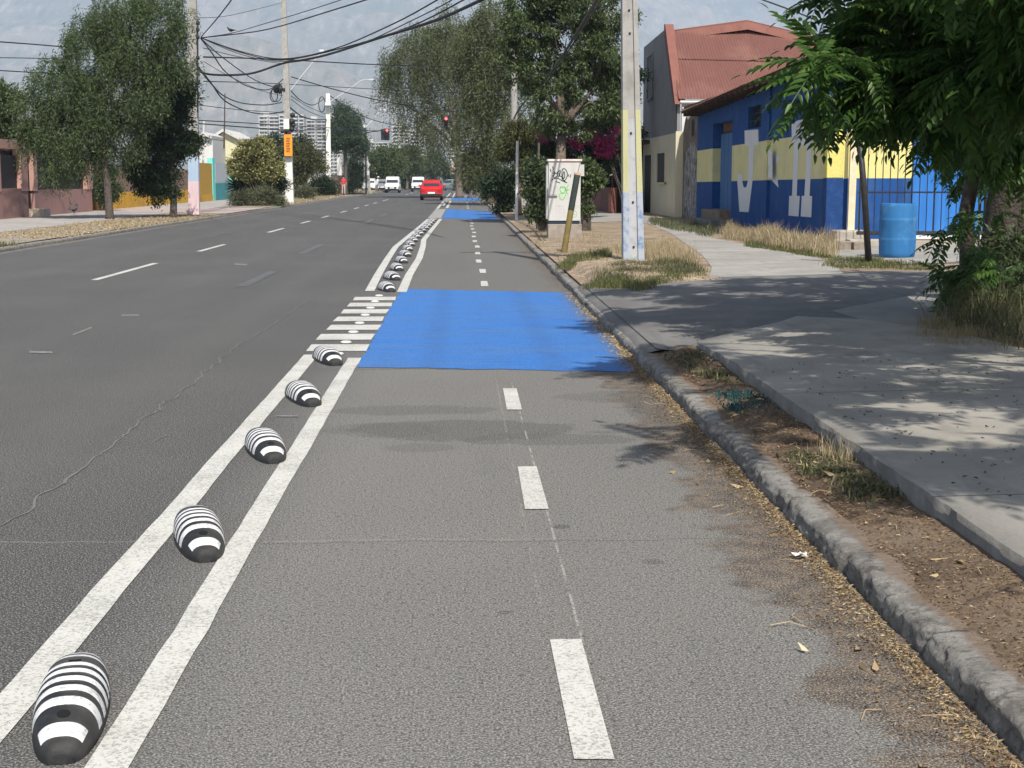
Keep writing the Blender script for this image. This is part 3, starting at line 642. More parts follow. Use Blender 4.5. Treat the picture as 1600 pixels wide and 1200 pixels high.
# litter of leaflets and straw
def litter(name, label, pts, ln, wd, m):
    n = len(pts); P = np.array(pts, float); a = rng.uniform(0, 2*np.pi, n); D = np.stack([np.cos(a), np.sin(a), rng.normal(size=n)*.22], 1)
    V, F = leaf_quads(P, nrm(D), rng.uniform(.5, 1.4, n)*ln, rng.uniform(.6, 1.3, n)*wd, .4); o = npmesh(name, V, F, m); tag(o, label, 'leaf litter', kind='stuff'); return o
LIT = leafmat('straw_litter', (.24, .17, .085), (.44, .34, .20), (.62, .54, .38), trans=.1, rough=.9)
LIT2 = leafmat('brown_litter', (.11, .07, .04), (.24, .16, .09), (.36, .28, .17), trans=.1, rough=.9)
def gut(n, s=.05, y0=2.6, y1=12.5, dx=0):
    out = []
    for _ in range(n):
        y = y0+(y1-y0)*random.random()**1.3; k = .5+.8*abs(mnoise.noise(Vector((y*1.1, 4, 0))))
        out.append((1.455+dx-abs(random.gauss(0, s*k*1.6)), y, .006+random.random()*.008))
    return out
litter('leaf_litter', 'pale straw and dry leaflets drifted along the gutter of the near kerb', gut(6500, .045), .020, .0045, LIT)
litter('leaf_litter', 'brown leaf crumbs spread over the gutter dust by the near kerb', [p for p in gut(6500, .10) if p[0] > 1.1], .016, .006, LIT2)
litter('leaf_litter', 'brown and straw crumbs over the dirt strip between kerb and pavement', [(x, y, zb(x, y)+.003) for x, y in ((random.uniform(1.6, 1.94), 2.4+10*random.random()**1.3) for _ in range(13000))], .018, .0055, leafmat('mixed_litter', (.10, .065, .04), (.28, .20, .12), (.5, .42, .28), trans=.1, rough=.9))
litter('leaf_litter', 'dark dry leaf specks scattered on the raised pavement', [(x, y, zr(x)+.1) for x, y in ((random.uniform(2.1, 4.1), random.uniform(4.5, 10.5)) for _ in range(420))], .028, .009, leafmat('dark_specks', (.06, .045, .03), (.14, .10, .06), trans=.05, rough=.9))
litter('leaf_litter', 'straw crumbs caught in the gutter along the blue panel', gut(1500, .06, 12.5, 20, .01), .03, .009, LIT)
litter('leaf_litter', 'dry crumbs on the verge around the concrete pole', [(x, y, zb2(x, y)+.006) for x, y in ((random.uniform(1.65, 3.8), random.uniform(20, 30)) for _ in range(3500))], .035, .015, LIT)
litter('leaf_litter', 'dry leaves under the left trees beside the kerb', [(random.uniform(-12.2, -9.6), random.uniform(36, 60), .13) for _ in range(3500)], .06, .03, LIT)
litter('leaf_litter', 'larger curled dry leaves lying singly in the gutter and dirt by the near kerb', [(random.uniform(1.1, 1.46), random.uniform(3, 12), .012) for _ in range(26)]+[(x, y, zb(x, y)+.01) for x, y in ((random.uniform(1.6, 1.93), random.uniform(3, 12)) for _ in range(60))], .055, .022, LIT)
tw = MB()
for _ in range(46):
    x = random.choice((random.uniform(1.15, 1.46), random.uniform(1.62, 1.92))); y = random.uniform(3, 11.5); a_ = random.uniform(0, 6.3); l_ = random.uniform(.04, .14); z_ = .008 if x < 1.5 else zb(x, y)+.006
    tw.tube([(x, y, z_), (x+l_*.5*math.cos(a_), y+l_*.5*math.sin(a_), z_+.008), (x+l_*math.cos(a_+.4), y+l_*math.sin(a_+.4), z_)], .0018, mat('twig', (.30, .22, .13), (.42, .33, .21), 20), 4)
tag(tw.build('twigs'), 'thin pale twigs strewn along the gutter and the dirt strip', 'twigs', kind='stuff')
mbw = MB(); pl_ = G(1250, 869, .01)
PAPER = mat('torn_paper', (.72, .70, .66), (.55, .52, .47), 30)
for i in range(5):
    a = i*1.3; c = pl_+Vector((.02*math.cos(a), .025*math.sin(a), .004*i))
    mbw.add([c+Vector((.018*math.cos(a+b_*1.57), .02*math.sin(a+b_*1.57), .006*math.sin(b_*3+a))) for b_ in range(4)], [(0, 1, 2, 3)], PAPER)
tag(mbw.build('paper_scrap'), 'white torn paper scrap in the gutter dust beside the near kerb', 'litter')

# ================================================================== RIGHT-HAND BUILDINGS
def corr(name, a, b, c, d, m, period=.13, amp=.012, parent=None, rows=1, step=None):
    """ribbed sheet: ribs run from edge a-b to edge d-c"""
    a, b, c, d = map(Vector, (a, b, c, d)); n_ = (b-a).cross(d-a).normalized(); L_ = (b-a).length
    k = max(4, int(L_/(step or period/6))); V = []; F = []
    for r in range(rows+1):
        for i in range(k+1):
            u = i/k; v = r/rows; p = (a*(1-u)+b*u)*(1-v)+(d*(1-u)+c*u)*v; V.append(p+n_*amp*math.sin(2*math.pi*u*L_/period))
    F = [(r*(k+1)+i, r*(k+1)+i+1, (r+1)*(k+1)+i+1, (r+1)*(k+1)+i) for r in range(rows) for i in range(k)]
    return npmesh(name, [tuple(v) for v in V], F, m, parent, smooth=True)
def plaster(name, c, worn, sc=1.2, amt=.5, bump=.35, drip=.4):
    a = NT(name); g = a.noise(sc, 6); h = a.noise(30, 5, .7); d = a.noise(6, 5, .6, stretch=(1, 1, .12))
    base = a.mix(a.math('MULTIPLY', a.ss(g, .45, .7), amt), c, worn)
    base = a.mix(a.math('MULTIPLY', a.ss(d, .5, .72), drip), base, tuple(x*.62 for x in c)); a.color(base); a.bump(h, bump, .01); return a.done(.85, .3)
BLUEW = plaster('blue_wall_paint', (.011, .068, .25), (.035, .10, .25), 1.6, .8, .6, drip=.5)
YELW = plaster('yellow_wall_paint', (.70, .65, .33), (.58, .54, .35), 1.6, .8, .6, drip=.35)
YELB = plaster('bright_yellow_rough', (.66, .60, .19), (.56, .50, .2), 6, .6, 1.6, .1)
BLUB = plaster('blue_rough', (.012, .05, .18), (.03, .09, .26), 6, .6, 1.6, .1)
WHL = plaster('white_letter_paint', (.68, .70, .72), (.6, .62, .64), drip=.15)
DOORB = plaster('pale_blue_door_paint', (.07, .17, .36), (.055, .14, .31), drip=.3)
LBLUE = plaster('light_blue_sheet', (.03, .17, .52), (.05, .22, .56), drip=.3)
DARK = mat('dark_void', (.008, .008, .009), rough=.6)
RUST = mat('rusted_sheet', (.12, .06, .04), (.22, .12, .08), 3, bump=.3)
ROOFD = mat('dark_eave', (.05, .032, .025), (.09, .055, .04), 4)
STEEL = mat('dark_steel', (.012, .012, .014), (.03, .028, .028), 12, .5, bump=.2)
STONE = mat('rubble_stone', (.16, .12, .095), (.26, .21, .17), 5, bump=1, bsc=14, dist=.04)
XB = 7.5
bh = thing('painted_house', 'low blue house with yellow band, big white painted letters and pale blue door', 'house', (XB, 39, zr(XB)))
yl = lambda px: onX(px, 280, XB).y
def zt(pts): return lambda y: pts[0][1]+(pts[1][1]-pts[0][1])*(y-pts[0][0])/(pts[1][0]-pts[0][0])
pt = lambda px, py: (onX(px, py, XB).y, onX(px, py, XB).z)
zlo, zhi = zt([pt(1293, 279), pt(1087, 284.5)]), zt([pt(1285, 207), pt(1087, 236)])
zev = zt([(30.5, 3.98), (47.7, 3.66)])
YF, YN = 47.7, yl(1293)
dA, dB = yl(1143), yl(1113); wA, wB = yl(1187), yl(1167)
mb = MB()
def cell(ya, yb, z0, z1, m, x=XB, th=.4):
    f = lambda z, y: z(y) if callable(z) else z
    mb.prism([(x, ya, f(z0, ya)), (x, yb, f(z0, yb)), (x, yb, f(z1, yb)), (x, ya, f(z1, ya))], (th, 0, 0), m)
for ya, yb in ((YN, wA), (wA, wB), (wB, dA), (dB, YF)):
    cell(ya, yb, .05, zlo, BLUEW); cell(ya, yb, zlo, zhi, YELW)
    if (ya, yb) != (wA, wB): cell(ya, yb, zhi, zev, BLUEW)
wz0, wz1 = onX(1177, 200, XB).z, onX(1177, 166, XB).z
cell(wA, wB, zhi, wz0, BLUEW); cell(wA, wB, wz1, zev, BLUEW)
dz0, dz1 = onX(1132, 328, XB).z, onX(1132, 190, XB).z
cell(dA, dB, dz1, zev, BLUEW); cell(dA, dB, .05, dz0, STONE, XB+.02)
mb.box(XB+.41, YN+.75, .05, 13, YF, 3.6, BLUEW)
mb.build('wall', bh)
mb = MB(); mb.box(XB+.24, dA, dz0, XB+.3, dB, dz1-.28, DOORB); 
for k in range(1, 5): yy = dA+(dB-dA)*k/5; mb.box(XB+.236, yy-.006, dz0, XB+.24, yy+.006, dz1-.28, ROOFD)
do = mb.build('door', bh); mb = MB(); mb.box(XB+.2, dA+.08, dz0+1.05, XB+.238, dA+.12, dz0+1.17, STEEL); hd_ = mb.build('handle', bh); sub(hd_, do)
mb = MB(); mb.box(XB+.3, dA, dz1-.28, XB+.34, dB, dz1, RUST); mb.box(XB+.24, dA, dz1-.3, XB+.3, dB, dz1-.26, ROOFD); mb.build('transom', bh)
mb = MB(); mb.box(XB+.25, wA, wz0, XB+.27, wB, wz1, DARK); wn = mb.build('window', bh); mb = MB()
for k in range(1, 6): yy = wA+(wB-wA)*k/6; mb.tube([(XB+.05, yy, wz0), (XB+.05, yy, wz1)], .012, STEEL, 6)
for k in (1, 2): zz = wz0+(wz1-wz0)*k/3; mb.tube([(XB+.05, wA, zz), (XB+.05, wB, zz)], .012, STEEL, 6)
g_ = mb.build('window_bars', bh); sub(g_, wn)
# corner pillar seen lit, dark recess and cream post
mb = MB(); yp = YN-.02
mb.box(XB-.03, yp-.02, 0, XB+.33, yp+.35, 1.55, BLUB); mb.box(XB-.03, yp-.02, 1.55, XB+.33, yp+.35, 2.62, YELB); mb.box(XB-.03, yp-.02, 2.62, XB+.33, yp+.35, 3.95, BLUB)
mb.build('corner_pillar', bh, bevel=.02)
mb = MB(); mb.box(XB+.332, yp+.1, 0, XB+.44, yp+.3, 1.55, BLUEW); mb.box(XB+.332, yp+.1, 1.55, XB+.44, yp+.3, 2.62, YELW); mb.box(XB+.332, yp+.1, 2.62, XB+.44, yp+.3, 3.9, BLUEW); mb.build('recess', bh)
# buttress
mb = MB(); yb_ = yl(1203)
mb.prism([(XB-.10, yb_, .1), (XB, yb_, .1), (XB, yb_, 3.8), (XB-.04, yb_, 3.8)], (0, .34, 0), BLUEW)
mb.build('buttress', bh)
mb = MB(); mb.prism([(XB-.086, yb_-.004, zlo(yb_)), (XB-.002, yb_-.004, zlo(yb_)), (XB-.002, yb_-.004, zhi(yb_)), (XB-.072, yb_-.004, zhi(yb_))], (0, .348, 0), YELW)
q = [(XB-.092, yb_+.352, zlo(yb_)), (XB-.092, yb_-.004, zlo(yb_)), (XB-.078, yb_-.004, zhi(yb_)), (XB-.078, yb_+.352, zhi(yb_))]; mb.add(q, [(0, 1, 2, 3)], YELW); mb.build('buttress_band', bh)
# letters painted on the wall
def wallpoly(name, pts, m, lift=.004):
    mb = MB(); P = [onX(1140+x/7.5, 180+y/7.5, XB-lift) for x, y in pts]; mb.add(P, [tuple(range(len(P)))], m); return mb.build(name, bh)
wallpoly('painted_letter', [(175, 180), (335, 165), (340, 345), (285, 350), (268, 770), (222, 1137), (115, 1130), (90, 770), (95, 690), (150, 690), (150, 780), (165, 845), (195, 845), (212, 780), (225, 350), (178, 358)], WHL)
wallpoly('painted_letter', [(726, 110), (800, 60), (1030, 20), (1035, 240), (966, 262), (950, 700), (936, 945), (967, 948), (956, 1196), (833, 1186), (845, 945), (876, 945), (890, 700), (905, 300), (880, 310), (858, 400), (832, 325), (812, 310), (795, 700), (787, 945), (822, 945), (808, 1187), (690, 1176), (700, 945), (731, 945), (742, 700), (755, 330), (728, 290)], WHL)
wallpoly('painted_star', [(500, 440), (560, 470), (592, 505), (560, 570), (545, 590), (545, 660), (560, 740), (573, 850), (500, 770)], WHL, .004)
wallpoly('painted_star', [(452, 420), (484, 395), (500, 440), (500, 745), (470, 735), (450, 755), (456, 600), (447, 560)], WHL, .104)
# roof with overhanging eave
rz = lambda x, y: zev(y)+.02+(x-XB)*.16
mb = MB(); mb.prism([(6.98, YN-.6, rz(6.98, YN-.6)), (13, YN-.6, rz(13, YN-.6)), (13, YF+.1, rz(13, YF+.1)), (6.98, YF+.1, rz(6.98, YF+.1))], (0, 0, .03), ROOFD)
for k in range(24): y = YN-.4+k*.75; mb.box(7.0, y, rz(7., y)-.11, 7.5, y+.08, rz(7.0, y)-.005, ROOFD)
mb.box(7.05, YN-.6, 3.9-.08, 7.09, YF, 3.74, RUST)
rf = mb.build('roof', bh)
corr('roof_sheet', (6.93, YN-.65, rz(6.9, YN)+.06), (6.93, YF+.12, rz(6.9, YF)+.06), (13, YF+.12, rz(13, YF)+.06), (13, YN-.65, rz(13, YN)+.06), RUST, .10, .014, bh).parent = bh
# steps in front of the door
mb = MB(); STEPM = mat('painted_step', (.10, .14, .17), (.2, .18, .16), 6, bump=.5)
mb.box(XB-.55, dA+.1, .1, XB+.02, dB-.05, zr(7)+.16, STEPM); mb.box(XB-.30, dA+.15, .1, XB+.2, dB+.1, dz0-.01, STONE)
tag(mb.build('door_steps', loc=(7.2, dA, .22), bevel=.02), 'worn stone and blue painted steps below the pale blue door', 'steps')
# rubble along the wall foot
random.seed(3); k = 0
for px, py, s_ in ((1185, 362, .22), (1197, 366, .2), (1212, 370, .26), (1175, 360, .18), (1150, 356, .2), (1228, 374, .17)):
    p = GR(px, py, .02); mb = MB(); m_ = bmesh.new(); bmesh.ops.create_icosphere(m_, subdivisions=2, radius=s_)
    for v in m_.verts: v.co *= 1+.3*mnoise.noise(v.co*4+Vector((px, 0, 0))); v.co.z *= .75
    mb.add([v.co+p for v in m_.verts], [tuple(v.index for v in f.verts) for f in m_.faces], STONE); m_.free()
    tag(mb.build('rubble_stone', loc=p), ['lump of earth at the buttress foot', 'rounded rubble lump left of the buttress foot', 'largest rubble lump right of the buttress under the letters', 'small brown stone between the door steps and the buttress', 'stone beside the blue door steps in the dry grass', 'small stone at the wall foot below the tall double letter'][k], 'stone', 'rubble at the foot of the blue wall'); k += 1
# ruined brick wall with a mural
BRICK = mat('old_adobe', (.12, .10, .085), (.22, .185, .16), 3, bump=1, bsc=12, dist=.05, c3=(.16, .13, .11))
def mural_mat():
    a = NT('mural_black_white'); d = a.noise(9, 3, .55, stretch=(1, 1.8, .35)); e = a.noise(14, 4, .6, stretch=(1, 1.5, .4))
    base = a.mix(a.ss(d, .46, .50), (.025, .025, .028), (.42, .42, .43)); base = a.mix(a.ss(e, .56, .6), base, (.03, .03, .03)); base = a.mix(a.math('MULTIPLY', a.ss(e, .40, .36), .6), base, (.36, .36, .37)); a.color(base); return a.done(.8)
rw = thing('ruined_wall', 'crumbling grey-brown wall with a black and white feather mural beside the blue house', 'wall', (7.55, 49.5, zr(7.5)))
mb = MB(); top = [(47.75, 3.72), (48.3, 3.78), (49.0, 3.55), (49.4, 3.62), (50.1, 3.5), (50.6, 3.62), (51.1, 3.2)]
hy0, hy1, hz0, hz1 = 48.6, 49.4, 2.95, 3.35
for (ya, za), (yb, zb_) in zip(top[:-1], top[1:]): mb.prism([(7.55, ya, .1), (7.55, yb, .1), (7.55, yb, zb_), (7.55, ya, za)], (.35, 0, 0), BRICK)
mb.build('wall', rw)
mb = MB(); mb.add([(7.546, 48.62, 2.95), (7.546, 49.25, 2.9), (7.546, 49.32, 3.4), (7.546, 48.95, 3.5), (7.546, 48.6, 3.35)], [(0, 1, 2, 3, 4)], mat('wall_hole', (.03, .02, .018))); mb.build('hole', rw)
mb = MB(); mb.add([(7.542, 47.8, .25), (7.542, 50.9, .2), (7.542, 50.6, 1.9), (7.542, 50.3, 2.5), (7.542, 49.8, 2.55), (7.542, 49.4, 2.75), (7.542, 48.6, 2.7), (7.542, 48.1, 2.5), (7.542, 47.8, 1.9)], [tuple(range(9))], mural_mat()); mb.build('mural', rw)
# two-storey house with the red corrugated roof
CREAM = plaster('cream_plaster', (.60, .55, .41), (.50, .46, .35), drip=.35)
GREYS = plaster('grey_sheet_paint', (.22, .22, .22), (.16, .16, .16), drip=.5)
REDR = plaster('red_roof_sheet', (.15, .066, .055), (.20, .10, .08), .8, .8, .1, .35)
REDT = plaster('red_trim', (.20, .085, .068), (.24, .115, .092), 2)
WHP = plaster('white_plaster', (.6, .6, .58), (.5, .5, .47), 3)
th_ = thing('red_roof_house', 'two-storey house, cream below and grey sheet above, with a big red corrugated roof', 'house', (7.3, 56, zr(7.3)))
mb = MB(); mb.prism([(7.3, 51.15, .1), (7.3, 60.4, .1), (7.3, 60.4, 3.15), (7.3, 51.15, 3.15)], (6, 0, 0), CREAM)
mb.prism([(7.33, 51.15, 3.15), (7.33, 60.4, 3.15), (7.33, 60.4, 6.75), (7.33, 53.8, 6.8), (7.33, 51.15, 4.3)], (.1, 0, 0), GREYS)
mb.prism([(7.5, 51.16, 3.15), (13, 51.16, 3.15), (13, 51.16, 4.2), (7.5, 51.16, 4.2)], (0, .1, 0), WHP); mb.build('wall', th_)
corr('wall_cladding', (7.29, 60.4, 3.1), (7.29, 53.8, 3.1), (7.29, 53.8, 6.85), (7.29, 60.4, 6.75), GREYS, .18, .01, th_)
corr('wall_cladding', (7.29, 53.8, 3.1), (7.29, 51.15, 3.1), (7.29, 51.15, 4.35), (7.29, 53.8, 6.85), GREYS, .18, .01, th_)
e0, e1 = Vector((7.35, 50.95, 4.22)), Vector((14.5, 50.95, 4.22)); t0_, t1_, t2_ = Vector((7.35, 53.8, 6.72)), at(1168, 33, 53.8), at(1290, 62, 53.8)
f_ = lambda u, v: (e0.lerp(e1, u)).lerp(t0_.lerp(t2_, u), v)
def roofpatch(name, u0, u1, v0, v1, lift, d0=0, d1=0):
    n_ = Vector((0, -.68, .73))*lift; up = Vector((0, .73, .68))
    return corr(name, f_(u0, v0)+n_, f_(u1, v0)+n_, f_(u1, v1)+n_+up*d1, f_(u0, v1)+n_+up*d0, REDR, .11, .014, th_)
ua = (t1_.x-7.35)/(t2_.x-7.35); bump_ = (t1_-t0_.lerp(t2_, ua)).z/.68
roofpatch('roof_sheet', 0, 1, 0, .60, 0); roofpatch('roof_sheet', 0, ua, .58, 1, .03, 0, bump_); roofpatch('roof_sheet', ua, 1, .58, 1, .03, bump_, 0)
mb = MB()
for a, b in ((t0_, t1_), (t1_, t2_)): mb.prism([a+Vector((0, -.12, -.30)), b+Vector((0, -.12, -.30)), b+Vector((0, .02, .04)), a+Vector((0, .02, .04))], (0, .25, .03), REDT)
mb.prism([(7.22, 50.9, 4.05), (7.22, 51.3, 4.1), (7.22, 53.95, 6.6), (7.22, 53.95, 7.0), (7.22, 53.7, 6.98)], (.3, 0, 0), REDT)
mb.build('roof_trim', th_)
mb = MB(); mb.prism([t0_, t1_, Vector((t1_.x, 60.4, t1_.z)), Vector((7.35, 60.4, 6.75))], (0, 0, .03), REDR); mb.prism([t1_, t2_, Vector((t2_.x, 60.4, t2_.z)), Vector((t1_.x, 60.4, t1_.z))], (0, 0, .03), REDR); mb.build('roof', th_)
mb = MB(); mb.tube([(7.4, 50.93, 4.12), (14, 50.93, 4.12)], .05, WHP, 8); mb.tube([(7.42, 53.6, 6.7), (7.55, 51.0, 4.2)], .04, REDT, 6); mb.build('gutter', th_)
def xwin(parent, name, X, pa, pb, m, frame=None, bars=0):
    a, b = onX(pa[0], pa[1], X), onX(pb[0], pb[1], X); mb = MB()
    mb.box(X-.01, min(a.y, b.y), min(a.z, b.z), X+.05, max(a.y, b.y), max(a.z, b.z), m); o = mb.build(name, parent)
    if frame:
        mb = MB(); y0, y1, z0, z1 = min(a.y, b.y), max(a.y, b.y), min(a.z, b.z), max(a.z, b.z); f = .06
        mb.box(X-.05, y0-f, z0-f, X+.02, y0, z1+f, frame); mb.box(X-.05, y1, z0-f, X+.02, y1+f, z1+f, frame); mb.box(X-.05, y0, z1, X+.02, y1, z1+f, frame); mb.box(X-.08, y0-f, z0-f, X+.02, y1+f, z0, frame)
        if bars: mb.box(X-.03, (y0+y1)/2-.03, z0, X-.01, (y0+y1)/2+.03, z1, frame)
        fr_ = mb.build('frame', parent); sub(fr_, o); 
    return o
GLASS = mat('dark_glass', (.02, .024, .028), rough=.35, spec=.2)
xwin(th_, 'window', 7.28, (1013, 90), (1020, 152), GLASS, GREYS, 1); xwin(th_, 'window', 7.28, (1028, 240), (1040, 285), DARK, CREAM); xwin(th_, 'door', 7.28, (1008, 243), (1015, 343), DARK, None)

# brick garden wall and porch beyond the pole
bw = thing('porch_wall', 'low red-brown brick wall under a dark porch beside the bougainvillea', 'wall', (5.2, 61, zr(5)))
RBR = mat('red_brick', (.13, .05, .04), (.2, .08, .06), 8, bump=.5)
mb = MB(); a, b = GR(938, 334), GR(1003, 345); mb.prism([(5.8, 58, .1), (7.28, 61, .1), (7.28, 61, 1.2), (5.8, 58, 1.2)], (-.1, .2, 0), RBR); mb.prism([(5.8, 58, .1), (5.7, 66, .1), (5.7, 66, 1.2), (5.8, 58, 1.2)], (.2, 0, 0), RBR)
mb.build('brick_wall', bw); mb = MB(); mb.box(5.6, 58.2, 2.9, 9, 66, 3.05, ROOFD); mb.box(5.75, 61.5, .1, 9, 61.7, 2.9, DARK); mb.tube([(5.9, 58.5, 1.2), (5.9, 58.5, 2.95)], .05, ROOFD, 8); mb.build('porch_roof', bw)

# ------------------------------------------------------------------ gate with wall behind
gw = thing('yard_wall', 'sunlit yard wall painted yellow over blue behind the barred gate', 'wall', (8.7, 30.9, zr(8.7)))
mb = MB(); mb.box(7.96, 30.9, .1, 9.36, 31.1, 1.55, BLUEW); mb.box(7.96, 30.9, 1.55, 9.36, 31.1, 2.62, mat('clean_yellow', (.66, .62, .25), (.60, .56, .24), 2)); mb.box(7.96, 30.9, 2.62, 9.36, 31.1, 3.95, BLUEW); mb.build('wall', gw)
corr('sheet_panel', (9.36, 30.86, .15), (13.2, 30.86, .15), (13.2, 30.86, 3.3), (9.36, 30.86, 3.3), LBLUE, .25, .015, gw)
CRM = mat('cream_wood', (.72, .62, .44), (.62, .52, .36), 8)
mb = MB(); a = at(1330, 372, 30.3); b = at(1337, 195, 30.3); mb.prism([(a.x-.08, 30.3, a.z), (a.x+.06, 30.3, a.z), (b.x+.06, 30.3, b.z), (b.x-.08, 30.3, b.z)], (0, .1, 0), CRM); mb.build('corner_batten', gw)
gt = thing('barred_gate', 'black metal gate of thin vertical bars in front of the yellow and blue yard wall', 'gate', (9.2, 28.6, zr(9.2)+.2))
mb = MB(); z0, z1 = .50, 2.30
def rail(z, x0=7.62, x1=11.2, r=.02, y=28.6): mb.tube([(x0, y, z), (x1, y, z)], r, STEEL, 6)
rail(z1, r=.028); rail(z0, r=.035); rail(1.28, r=.016); mb.build('rail', gt)
x = 7.66
while x < 11.2:
    mb = MB(); th__ = .017 if abs((x-7.66) % 1.45) < .01 or abs(x-9.11) < .1 else .0095; mb.tube([(x, 28.6, z0), (x, 28.6, z1)], th__, STEEL, 6); mb.build('bar', gt); x += .145
APR = mat('plinth_concrete', (.30, .27, .23), (.44, .41, .36), 5, bump=.6)
mb = MB(); mb.box(7.45, 28.45, .1, 13, 28.8, .38, APR); mb.box(8.7, 28.43, .38, 13, 28.78, .45, mat('white_sill', (.66, .65, .62))); tag(mb.build('gate_sill', loc=(9, 28.5, .24), bevel=.015), 'grey concrete sill with a white top strip under the barred gate', 'sill')
CIND = mat('cinder_block', (.17, .14, .115), (.27, .23, .19), 12, bump=.8)
for i, (px, py, l) in enumerate(((1303, 390, 'grey block leftmost in the short row at the blue corner'), (1318, 391, 'middle grey block of the row at the blue corner'), (1341, 391, 'grey block rightmost in the row beside the black post'))):
    p = GR(px, py); mb = MB(); mb.box(p.x-.11, p.y-.1, p.z-.02, p.x+(.12 if i else .05), p.y+.15, p.z+.19-.02*i, CIND); tag(mb.build('concrete_block', loc=p, bevel=.015), l, 'concrete block', 'blocks at the blue corner')
mb = MB(); p = GR(1330, 372, .1); mb.box(p.x-.3, p.y, .2, p.x+.35, p.y+.5, .5, APR); tag(mb.build('rubble_step', loc=p, bevel=.03), 'rough earth-covered step behind the grey blocks at the blue corner', 'step')
# barrel
BARM = plaster('blue_plastic', (.03, .15, .36), (.07, .21, .42), 5, .8, .1, .5)
c = GR(1408, 404); c.y += .25; bz = c.z+.015
bar_ = thing('plastic_barrel', 'scuffed blue plastic drum standing open on the concrete by the gate', 'barrel', (c.x, c.y, bz))
mb = MB(); mb.lathe([(.27, 0), (.285, .02), (.295, .08), (.30, .28), (.303, .30), (.298, .312), (.30, .33), (.303, .60), (.307, .615), (.300, .63), (.300, .66), (.297, .82), (.292, .87), (.285, .885), (.27, .885), (.268, .84), (.25, .83), (.001, .83)], BARM, (c.x, c.y, bz), 40)
o = mb.build('drum', bar_, smooth=True); o.modifiers.new('e', 'EDGE_SPLIT').split_angle = R(40)
mb = MB(); mb.lathe([(.262, .70), (.262, .875), (.001, .875)], DARK, (c.x, c.y, bz), 32); mb.build('dark_inside', bar_)
# leaning black post
p = GR(1358, 414); q = at(1341, 190, p.y-.05); mb = MB(); mb.tube([p-Vector((0, 0, .05)), p.lerp(q, .5)+Vector((.01, 0, 0)), q], [.052, .048, .045], STEEL, 14)
tag(mb.build('steel_post', loc=p, smooth=True), 'slightly leaning round black post left of the blue drum', 'post')

# ------------------------------------------------------------------ utility cabinet
CABW = plaster('cabinet_white', (.50, .50, .485), (.43, .41, .39), 5, .5, .1, .25)
CABG = mat('cabinet_grey', (.42, .42, .41), (.5, .5, .48), 6)
yc = 35.6; a0 = at(857, 345, yc); a1 = at(907.5, 250, yc); zb0 = zr(2.4)
cb = thing('utility_cabinet', 'white utility cabinet scrawled with black and green graffiti on a concrete base', 'cabinet', (2.5, yc, zb0))
mb = MB(); mb.box(a0.x, yc, a0.z, a1.x, yc+.4, a1.z-.03, CABW); mb.box(a0.x-.05, yc+.06, a0.z+.04, a0.x, yc+.36, a1.z-.1, CABW); mb.build('body', cb, bevel=.008)
mb = MB(); mb.box(a0.x-.03, yc-.03, a1.z-.03, a1.x+.03, yc+.43, a1.z+.02, mat('pinkish_lid', (.6, .45, .42), (.66, .62, .58), 6)); mb.build('lid', cb, bevel=.006)
mb = MB(); mb.box(a0.x+.02, yc+.02, a0.z-.08, a1.x-.02, yc+.38, a0.z, mat('navy_plinth', (.02, .03, .05))); mb.build('plinth', cb)
mb = MB(); mb.box(a0.x-.01, yc-.06, zb0-.03, a1.x+.03, yc+.5, a0.z-.08, mat('base_concrete', (.22, .19, .16), (.32, .28, .24), 6, bump=.5)); mb.build('concrete_base', cb, bevel=.015)
mb = MB(); b0, b1 = at(856, 306, yc), at(871, 289, yc); mb.box(b0.x, yc-.05, b0.z, b1.x, yc, b1.z, CABG); l0 = mb.build('lock_box', cb, bevel=.006)
mb = MB(); mb.box(b0.x+.02, yc-.056, b0.z+.03, b1.x-.02, yc-.05, b1.z-.03, CABW); k0 = mb.build('hasp', cb); sub(k0, l0)
mb = MB(); mb.box(a1.x, yc+.08, at(907, 275, yc).z, a1.x+.09, yc+.3, at(907, 257, yc).z, CABW); mb.build('side_vent', cb)
INK = mat('black_spray', (.012, .03, .03)); GRN = mat('green_spray', (.10, .50, .06)); FNT = mat('faint_spray', (.45, .42, .48)); PGR = mat('pale_green_spray', (.25, .42, .25))
def scrawl(name, strokes, m, wd=.022):
    mb = MB()
    for st in strokes:
        pts = [at(840+x/6.32, 230+y/6.32, yc) for x, y in st]; sm = []
        for i in range(len(pts)-1):
            p0, p1, p2, p3 = pts[max(i-1, 0)], pts[i], pts[i+1], pts[min(i+2, len(pts)-1)]
            for t in (0, .25, .5, .75): sm.append(.5*((2*p1)+(p2-p0)*t+(2*p0-5*p1+4*p2-p3)*t*t+(3*p1-p0-3*p2+p3)*t**3))
        sm.append(pts[-1]); mb.ribbon(sm, wd, (0, -1, 0), m, .002)
    return mb.build(name, cb)
scrawl('graffiti', [[(125, 215), (132, 245)], [(148, 190), (156, 222)], [(150, 262), (170, 250), (165, 275), (150, 285), (170, 300), (185, 285)], [(165, 240), (185, 262), (205, 240), (190, 300)], [(205, 240), (225, 232), (215, 290)], [(225, 235), (215, 265), (205, 300)], [(135, 330), (160, 312), (200, 308), (240, 330), (290, 352)], [(180, 340), (222, 352)],
    [(245, 215), (240, 260), (245, 330), (275, 320), (294, 270), (280, 225), (255, 212), (240, 230)], [(262, 240), (268, 290), (255, 310), (250, 270), (262, 235)], [(308, 268), (300, 292)], [(330, 268), (318, 300)], [(205, 285), (235, 290), (262, 330), (290, 352)]], INK, .020)
